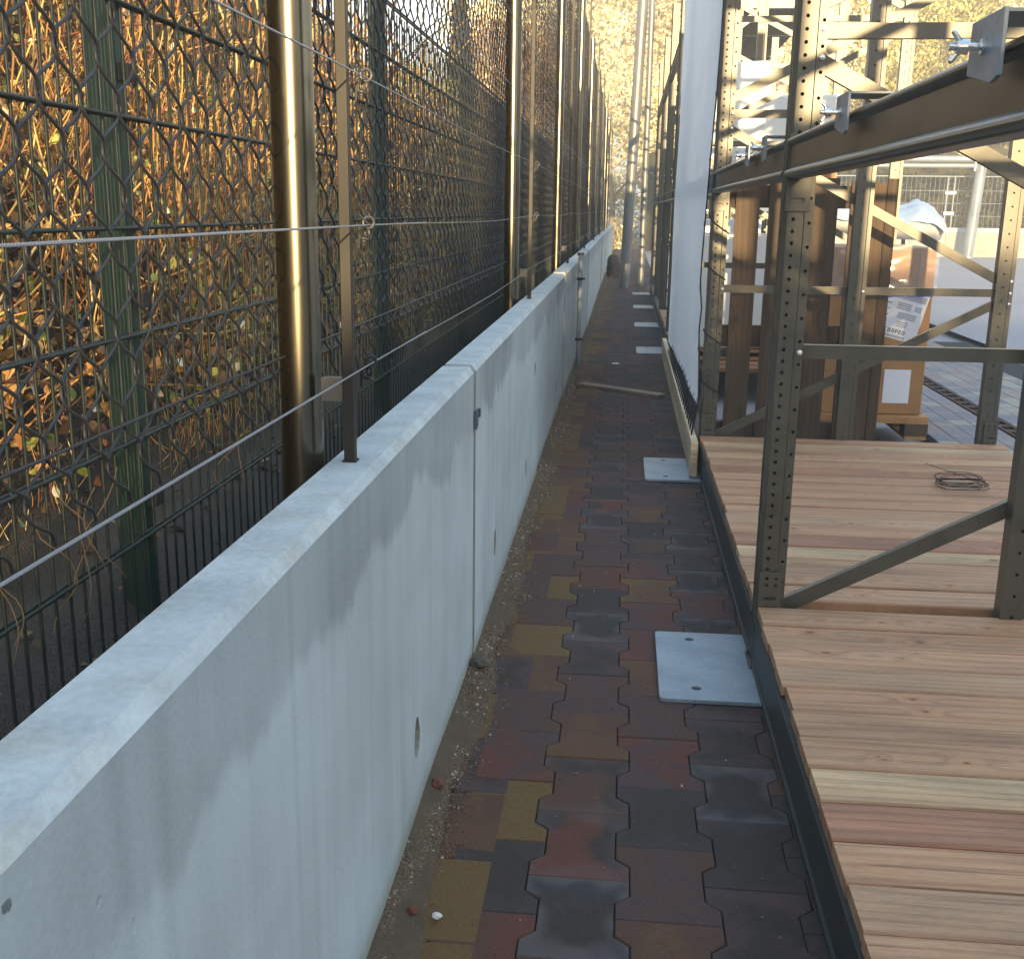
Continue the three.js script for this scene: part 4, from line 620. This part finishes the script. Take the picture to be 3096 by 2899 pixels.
// ------------------------------------------------------------------ boat on a trailer
{
  const D = 15.2, white = new THREE.MeshPhysicalMaterial({ color: C(0.72, 0.70, 0.66), roughness: 0.35, clearcoat: 0.5 }), tarp = new THREE.MeshPhysicalMaterial({ color: C(0.36, 0.42, 0.48), roughness: 0.5, side: THREE.DoubleSide });
  const o = thing('boat', 'small white boat under a pale blue tarpaulin on a trailer', 'boat', 3.78, 0.98, D);
  const hull = new THREE.BufferGeometry(), pos = [], idx = [], nu = 26, nv = 14;     // sections from transom to bow
  for (let j = 0; j <= nu; j++) for (let i = 0; i <= nv; i++) { const t = j / nu, a = (i / nv - 0.5) * Math.PI, half = 0.82 * Math.pow(1 - Math.pow(t, 2.6), 0.8), keel = 0.10 + 0.26 * Math.pow(t, 2.4), yy = 0.40 - (0.40 - keel) * Math.pow(Math.cos(a), 0.75); pos.push(Math.sign(Math.sin(a)) * Math.pow(Math.abs(Math.sin(a)), 0.62) * half, Math.max(keel, yy) + 0.10 * t * t, -t * 3.6); }
  for (let j = 0; j < nu; j++) for (let i = 0; i < nv; i++) { const a = j * (nv + 1) + i; idx.push(a, a + 1, a + nv + 1, a + 1, a + nv + 2, a + nv + 1); }
  const c0 = pos.length / 3; pos.push(0, 0.36, 0); for (let i = 0; i < nv; i++) idx.push(c0, i + 1, i);
  hull.setAttribute('position', new THREE.Float32BufferAttribute(pos, 3)); hull.setIndex(idx); hull.computeVertexNormals(); hull.setAttribute('uv', new THREE.Float32BufferAttribute(new Float32Array(pos.length / 3 * 2), 2));
  const hm = part('hull', o, hull, white); hm.material.side = THREE.DoubleSide; 
  const tg = new THREE.PlaneGeometry(1.74, 3.7, 34, 40).rotateX(-Math.PI / 2), tp = tg.attributes.position; for (let i = 0; i < tp.count; i++) { const x = tp.getX(i), z = tp.getZ(i), u = x / 0.87; const tz = clamp((z + 1.85) / 3.7), hw = 0.86 * Math.pow(Math.max(0, 1 - Math.pow(1 - tz, 2.6)), 0.8) + 0.03; tp.setX(i, u * hw); tp.setY(i, 0.43 + 0.10 * (1 - tz) * (1 - tz) + 0.15 * (1 - Math.pow(Math.abs(u), 2.2)) + 0.07 * noise.noise(u * 3, z * 2.6, 5) + 0.035 * noise.noise(u * 8, z * 7, 2) - 0.07 * sst(0.85, 1, Math.abs(u)) - 0.16 * sst(0.93, 1, tz) + 0.12 * Math.exp(-Math.pow((tz - 0.87) / 0.05, 2)) * (1 - u * u) + 0.16 * Math.exp(-Math.pow((tz - 0.45) / 0.12, 2)) * (1 - u * u)); } tg.computeVertexNormals(); const tm = part('tarpaulin', o, tg.translate(0, 0, -1.80), tarp); 
  const tr = thing('boat_trailer', 'dark steel trailer frame with wheels carrying the covered boat', 'trailer', 3.78, 0, D); tr.rotation.y = o.rotation.y = Math.PI / 2 - 0.15; o.scale.set(1, 0.8, 0.62); tr.scale.z = 0.62;
  part('frame', tr, [box(-0.7, 0.85, 0.52, 0.60, 0.3, 0.38), box(-0.6, -0.52, 0.52, 0.6, 0.381, 3.2), box(0.7, 0.78, 0.52, 0.6, 0.381, 3.2), box(-0.5, -0.44, 0.60, 1.06, 0.5, 0.56), box(0.64, 0.70, 0.60, 1.08, 0.5, 0.56), bar(V(0.66, 0.62, 0.55), V(0.25, 1.1, 0.6), 0.05, 0.05)], M.galv);
  for (const x of [-0.72, 0.90]) { const w = part('wheel', tr, new THREE.TorusGeometry(0.22, 0.085, 10, 24).rotateY(Math.PI / 2).translate(x, 0.305, -1.4), M.black); part('rim', w, cyl(V(x - 0.05, 0.305, 1.4), V(x + 0.05, 0.305, 1.4), 0.15, 0.15, 16), M.zinc); }
  part('light_board', tr, box(0.22, 0.32, 0.25, 0.88, 0.1, 0.13), white);
}
// ------------------------------------------------------------------ far side of the yard
{
  const wl = thing('far_concrete_wall', 'long pale concrete wall with bluish coping across the far yard', 'wall', 0, 0, 0);
  for (let i = 0; i < 9; i++) { const x = 1.5 + i * 3.0, p = part('wall_panel', wl, box(x, x + 2.99, -0.02, 0.78, 41, 41.12), std({ map: rep(patchTex, 0.3, 0.6), color: C(0.50, 0.48, 0.42), roughness: 0.9 })); part('coping', p, box(x, x + 2.99, 0.781, 0.93, 40.97, 41.12), std({ color: C(0.42, 0.46, 0.52), roughness: 0.8 })); }
  const fc = thing('far_mesh_fence', 'grey wire mesh fence standing on the far concrete wall', 'fence', 0, 0, 41.06), tr = [];
  for (let i = 0; i < 9; i++) { const x = 2.6 + i * 2.6; part('fence_post', fc, [cyl(V(x, 0.93, 0), V(x, 2.55, 0), 0.03, 0.03, 8), cyl(V(x + 0.22, 0.93, 0), V(x + 0.22, 2.55, 0), 0.03, 0.03, 8)], M.galv); for (const y of [1.35, 2.0]) part('clamp', fc, box(x - 0.05, x + 0.27, y, y + 0.07, -0.05, 0.05), M.zinc); }
  part('top_rail', fc, cyl(V(1.5, 2.55, 0), V(28, 2.55, 0), 0.022, 0.022, 8), M.galv);
  const im = new THREE.InstancedMesh(new THREE.CylinderGeometry(0.006, 0.006, 1.62, 4, 1, true), M.galv, 170), mm = new THREE.Matrix4(); for (let i = 0; i < 170; i++) { mm.makeTranslation(1.6 + i * 0.15, 1.74, 0); im.setMatrixAt(i, mm); } im.name = 'mesh_wire'; im.userData.kind = 'stuff'; fc.add(im);
  for (const y of [1.3, 1.7, 2.1]) part('horizontal_wire', fc, cyl(V(1.5, y, 0), V(28, y, 0), 0.008, 0.008, 5), M.galv);
  const ps = thing('steel_post', 'tall galvanized post leaning slightly before the far wall', 'post', 10.95, 0, 40.3); part('post', ps, cyl(V(0.1, 0, 0), V(0.25, 3.0, 0), 0.17, 0.17, 14), M.galv); part('foot', ps, cyl(V(0.1, 0, 0), V(0.1, 0.03, 0), 0.32, 0.32, 14), M.zinc);
  const rl = thing('pipe_rail', 'pair of galvanized pipes running level above the far fence', 'rail', 0, 0, 40.2);
  part('upper_pipe', rl, cyl(V(2, 3.06, 0), V(13.2, 3.06, 0), 0.10, 0.10, 12), M.galv); part('lower_pipe', rl, cyl(V(2, 2.86, 0.1), V(12.6, 2.86, 0.1), 0.075, 0.075, 12), M.galv); for (const x of [2.6, 7.5, 10.98]) part('bracket', rl, cyl(V(x, 2.7, 0.05), V(x, 3.1, 0.05), 0.05, 0.05, 8), M.zinc);
}
// two tall pipes standing at the end of the path
for (const [n, l, x, d, r, lean] of [['standpipe', 'thicker of two tall galvanized pipes at the path end', -0.005, 21.9, 0.092, 0.17], ['standpipe', 'thinner of two tall galvanized pipes at the path end', 0.31, 22.6, 0.055, 0.0]]) {
  const o = thing(n, l, 'pipe', x, 0, d); part('pipe', o, cyl(V(0, 0, 0), V(lean * 1.2, 6.6, 0), r, r, 20), M.pipe); for (const y of [0.5, 3.2]) part('collar', o, cyl(V(lean * 1.2 * y / 6.6, y, 0), V(lean * 1.2 * (y + 0.12) / 6.6, y + 0.12, 0), r * 1.08, r * 1.08, 16), M.pipe);
}
{ const gg = new THREE.IcosahedronGeometry(1, 3), p = gg.attributes.position; for (let i = 0; i < p.count; i++) { const k = 1 + 0.3 * noise.noise(p.getX(i) * 1.4, p.getY(i) * 1.4 + 3, p.getZ(i) * 1.4); p.setXYZ(i, p.getX(i) * k * 0.15, p.getY(i) * k * 0.27, p.getZ(i) * k * 0.18); } gg.computeVertexNormals(); const o = new THREE.Mesh(gg, std({ map: patchTex, color: C(0.10, 0.065, 0.045), roughness: 0.9 })); o.position.set(-0.24, 0.22, -25); o.name = 'sack'; o.userData = { label: 'dark brown sack at the far foot of the concrete wall', category: 'sack' }; scene.add(o); }
// ------------------------------------------------------------------ goods and canopy in the far bays
{
  const film = new THREE.MeshPhysicalMaterial({ color: C(0.80, 0.80, 0.78), roughness: 0.4, clearcoat: 0.3 });
  const crump = (a, b, c, s) => { const g = new RoundedBoxGeometry(a, b, c, 5, 0.02), p = g.attributes.position; for (let i = 0; i < p.count; i++) p.setXYZ(i, p.getX(i) + 0.02 * noise.noise(p.getY(i) * 6, p.getZ(i) * 6, s), p.getY(i) + 0.015 * noise.noise(p.getX(i) * 6, p.getZ(i) * 6, s + 3), p.getZ(i) + 0.02 * noise.noise(p.getX(i) * 6, p.getY(i) * 6, s + 7)); g.computeVertexNormals(); return g; };
  const goods = [['film-wrapped pale goods on the upper shelf nearest the banner', 0.78, 1.60, 9.5, 0.5, 0.78], ['film-wrapped pale goods beside the standing box on the upper shelf', 1.28, 1.60, 9.6, 0.62, 0.55], ['film-wrapped pale goods lower in the rack behind the banner', 0.9, 0.21, 9.7, 0.8, 0.9], ['film-wrapped pale goods in the bay beyond the banner', 0.95, 0.21, 12.6, 0.85, 1.0], ['film-wrapped pale goods on the upper shelf beyond the banner', 0.95, 1.60, 12.6, 0.9, 1.05]];
  goods.forEach(([l, x, y, d, w, h], i) => { const o = thing('wrapped_goods', l, 'goods', x, y, d, 'film-wrapped goods in the rack'); part('wrapping', o, crump(w, h, 0.9, i * 3.3).translate(0, h / 2 + 0.09, -0.45), film); part('pallet_board', o, [box(-w / 2, w / 2, 0.06, 0.085, 0, 0.9), box(-w / 2, w / 2, 0, 0.025, 0, 0.9), box(-w / 2, -w / 2 + 0.1, 0.026, 0.059, 0, 0.9), box(w / 2 - 0.1, w / 2, 0.026, 0.059, 0, 0.9)], palletWood); });
  const cn = thing('canopy', 'dark roof underside of an open shed beyond the rack', 'shed', 0, 0, 0), dk = std({ map: rep(patchTex, 0.4, 0.4), color: C(0.035, 0.030, 0.028), roughness: 0.9 });
  for (let i = 0; i < 6; i++) part('roof_sheet', cn, box(0.9 + i * 0.36, 0.9 + i * 0.36 + 0.355, 4.75 - i * 0.012, 4.79 - i * 0.012, 19.5, 30), dk);
  part('back_wall', cn, box(0.9, 3.05, 3.3, 4.66, 29, 29.2), dk); for (const d of [20, 23, 26]) { part('rafter', cn, box(0.95, 3.0, 4.45, 4.60, d, d + 0.12), M.rack); part('strut', cn, bar(V(1.0, 3.7, d + 0.06), V(2.0, 4.45, d + 0.06), 0.1, 0.1), M.rack); }
  for (const x of [0.98, 2.98]) for (const d of [19.7, 29.6]) part('column', cn, box(x - 0.06, x + 0.06, -0.05, 4.66, d, d + 0.12), M.rack);
}
// ------------------------------------------------------------------ trees
function crownGeo(seed, clumps, per, rx, ry, rz, leafSize, droop = 0) {
  const R = rng(seed), pos = [], nor = [], col = [], uv = [], a = new THREE.Vector3(), u = new THREE.Vector3(), v = new THREE.Vector3(), n = new THREE.Vector3();
  for (let c = 0; c < clumps; c++) {
    let cx, cy, cz; do { cx = R() * 2 - 1; cy = R() * 2 - 1; cz = R() * 2 - 1; } while (cx * cx + cy * cy + cz * cz > 1 || cx * cx + cy * cy + cz * cz < 0.12);
    const cr = 0.13 + R() * 0.16, tone = 0.6 + R() * 0.7;
    for (let i = 0; i < per; i++) {
      n.set(R() - 0.5, R() - 0.5, R() - 0.5).normalize(); const rr = cr * Math.pow(R(), 0.5); a.set((cx + n.x * rr) * rx, (cy + n.y * rr) * ry - droop * R(), (cz + n.z * rr) * rz);
      u.set(R() - 0.5, R() - 0.5, R() - 0.5).normalize(); v.crossVectors(u, n).normalize(); const s = leafSize * (0.5 + R()), k = tone * (0.75 + R() * 0.5);
      const nn = new THREE.Vector3().crossVectors(u, v).normalize(), q = [a.clone().addScaledVector(u, s * 0.6), a.clone().addScaledVector(v, s * 0.34), a.clone().addScaledVector(u, -s * 0.6), a.clone().addScaledVector(v, -s * 0.34)];
      for (const w of [0, 1, 2, 0, 2, 3]) { pos.push(q[w].x, q[w].y, q[w].z); nor.push(nn.x, nn.y, nn.z); col.push(k, k * (0.88 + 0.2 * tone * 0.5), k * 0.9); uv.push(0, 0); }
    }
  }
  const g = new THREE.BufferGeometry(); g.setAttribute('position', new THREE.Float32BufferAttribute(pos, 3)); g.setAttribute('normal', new THREE.Float32BufferAttribute(nor, 3)); g.setAttribute('color', new THREE.Float32BufferAttribute(col, 3)); g.setAttribute('uv', new THREE.Float32BufferAttribute(uv, 2)); return g;
}
const leafMat = (r, g, b) => new THREE.MeshPhysicalMaterial({ color: C(r, g, b), vertexColors: true, roughness: 0.8, transmission: 0.25, thickness: 0, side: THREE.DoubleSide });
const barkPale = std({ map: rep(patchTex, 1, 3), color: C(0.42, 0.38, 0.30), roughness: 0.9 }), barkDark = std({ map: rep(patchTex, 1, 3), color: C(0.10, 0.08, 0.06), roughness: 0.95 });
const golden = leafMat(0.84, 0.77, 0.53), goldBrown = leafMat(0.34, 0.19, 0.06), yellowGreen = leafMat(0.50, 0.48, 0.18), conif = leafMat(0.035, 0.055, 0.035), olive = leafMat(0.085, 0.085, 0.035);
function trunkGeo(seed, h, r) {
  const R = rng(seed), g = [], tp = []; for (let i = 0; i <= 6; i++) tp.push(new THREE.Vector3((R() - 0.5) * 0.12 * i / 3, h * i / 6, (R() - 0.5) * 0.12 * i / 3));
  for (let i = 0; i < 6; i++) g.push(cyl(tp[i], tp[i + 1], r * (1 - i * 0.14), r * (1 - (i + 1) * 0.14), 8));
  for (let i = 0; i < 9; i++) { const t = 0.35 + 0.6 * R(), b = new THREE.Vector3(0, h * t, 0), an = R() * 6.28, L = h * 0.25 * (0.6 + R() * 0.6); g.push(cyl(b, b.clone().add(new THREE.Vector3(Math.cos(an) * L, L * 0.9, Math.sin(an) * L)), r * 0.35, r * 0.08, 5)); }
  return flat(g);
}
const protos = [0, 1, 2].map((i) => ({ crown: crownGeo(300 + i, 190, 84, 2.6, 3.4, 2.6, 0.115), trunk: trunkGeo(400 + i, 7.2, 0.16) }));
function tree(name, label, x, y, d, s, m, bark, i, group, sx = 1) {
  const o = thing(name, label, 'tree', x, y, d, group); const t = part('trunk', o, protos[i].trunk, bark), c = part('crown', o, protos[i].crown, m); c.position.y = 5.6; o.scale.set(s * sx, s, s * sx); o.rotation.y = i * 2.1 + x;
  return o;
}
const G1 = 'golden autumn trees beyond the end of the path', G2 = 'golden autumn trees behind the far yard wall';
tree('autumn_tree', 'golden autumn tree straight beyond the end of the path', -1.2, 0, 52, 1.5, golden, barkPale, 0, G1);
tree('autumn_tree', 'golden autumn tree beyond the path, just left of its axis', -4.6, 0.5, 56, 1.55, golden, barkPale, 1, G1);
tree('autumn_tree', 'golden autumn tree showing right of the two tall pipes', 2.4, 0, 50, 1.6, golden, barkPale, 2, G1);
tree('autumn_tree', 'low golden tree filling the gap under the trees at the path end', -0.6, -2.6, 47, 1.1, golden, barkPale, 1, G1);
for (let i = 0; i < 8; i++) tree('autumn_tree', 'golden tree of the second row behind the far wall, ' + ['leftmost', 'second from left', 'third from left', 'fourth from left', 'fifth from left', 'sixth from left', 'seventh from left', 'rightmost'][i], 3.4 + i * 2.5, -1.2, 53 + (i * 29 % 4), 1.5, golden, barkPale, (i + 1) % 3, 'golden trees in the second row');
for (let i = 0; i < 9; i++) tree('autumn_tree', 'pale-trunked golden tree behind the far yard wall, ' + ['leftmost beside the rack', 'second from the left', 'third from the left', 'fourth from the left', 'fifth from the left', 'sixth from the left', 'seventh from the left', 'eighth from the left', 'rightmost of its row'][i], 5.2 + i * 1.9, -0.2 + (i % 3) * 0.4, 45.5 + (i * 37 % 5), 1.25 + (i % 3) * 0.14, i % 4 === 3 ? yellowGreen : golden, barkPale, i % 3, G2, 0.8);
for (const [i, x, d, s, m, l] of [[0, -3.3, 10.5, 0.30, yellowGreen, 'yellow green tree on the bank seen past the first bronze pole'], [1, -4.6, 17.5, 0.24, yellowGreen, 'small brown yellow tree on the bank beyond the yellow green one'], [2, -5.6, 9, 0.62, goldBrown, 'brown leaved tree highest on the bank, behind the near fence bay'], [0, -3.6, 21, 0.26, yellowGreen, 'yellow green tree close behind the rod fence in the second bay'], [1, -3.4, 32, 0.5, goldBrown, 'brown leaved tree far along the bank in the third fence bay'], [2, -2.6, 40, 0.65, goldBrown, 'brown tree at the far end of the bank']]) tree('bank_tree', l, x, bankY(x, d) - 0.4, d, s, m, barkDark, i, 'trees on the bank behind the fences');
{ // narrow conifer
  const o = thing('conifer', 'narrow dark pointed conifer rising behind the fences', 'tree', -3.75, 1.8, 27.0), R = rng(61), pos = [];
  const gs = []; for (let l = 0; l < 26; l++) { const y = 0.2 + l * 0.165, r = 0.95 * (1 - l / 27) + 0.03; for (let i = 0; i < 26; i++) { const a = R() * 6.28, q = new THREE.PlaneGeometry(0.22, r * (0.5 + R() * 0.6)); q.translate(0, r * 0.35, 0).rotateX(1.9 + R() * 0.6).rotateZ((R() - 0.5)).rotateY(a).translate(Math.cos(a) * r * 0.1, y + R() * 0.16, Math.sin(a) * r * 0.1); gs.push(q); } }
  part('foliage', o, gs, new THREE.MeshPhysicalMaterial({ color: C(0.012, 0.018, 0.015), roughness: 0.9, side: THREE.DoubleSide })); part('trunk', o, cyl(V(0, -0.4, 0), V(0, 3.6, 0), 0.09, 0.02, 8), barkDark);
}
{ // hedge behind the far wall: one mass of leaf clumps with an uneven top
  const R = rng(17), gs = []; for (let i = 0; i < 16; i++) { const g = crownGeo(700 + i, 40, 130, 1.6, 1.7 + 0.4 * R(), 1.0, 0.10); gs.push(g.translate(2.5 + i * 1.75, 1.4 + 0.3 * R(), -(43.6 + R()))); }
  const o = thing('hedge', 'tall dark olive hedge behind the far concrete wall', 'hedge', 0, 0, 0), m = new THREE.Mesh(mergeGeometries(gs), olive); m.name = 'foliage'; m.castShadow = true; o.add(m);
  const cg = new THREE.PlaneGeometry(30, 3.6, 120, 16), cp = cg.attributes.position; for (let i = 0; i < cp.count; i++) { const x = cp.getX(i), y = cp.getY(i); cp.setZ(i, 0.5 * noise.noise(x * 0.8, y * 1.1, 4) + 0.2 * noise.noise(x * 3, y * 3, 1)); cp.setY(i, y + (y > 1.7 ? 0.5 * noise.noise(x * 0.7, 1, 7) + 0.25 * noise.noise(x * 2.7, 1, 7) : 0)); } cg.computeVertexNormals(); part('inner_growth', o, cg.translate(15.5, 1.75, -44.6), std({ map: rep(patchTex, 30, 4), color: C(0.06, 0.055, 0.025), roughness: 1, side: THREE.DoubleSide }));
}
renderer.render(scene, camera);
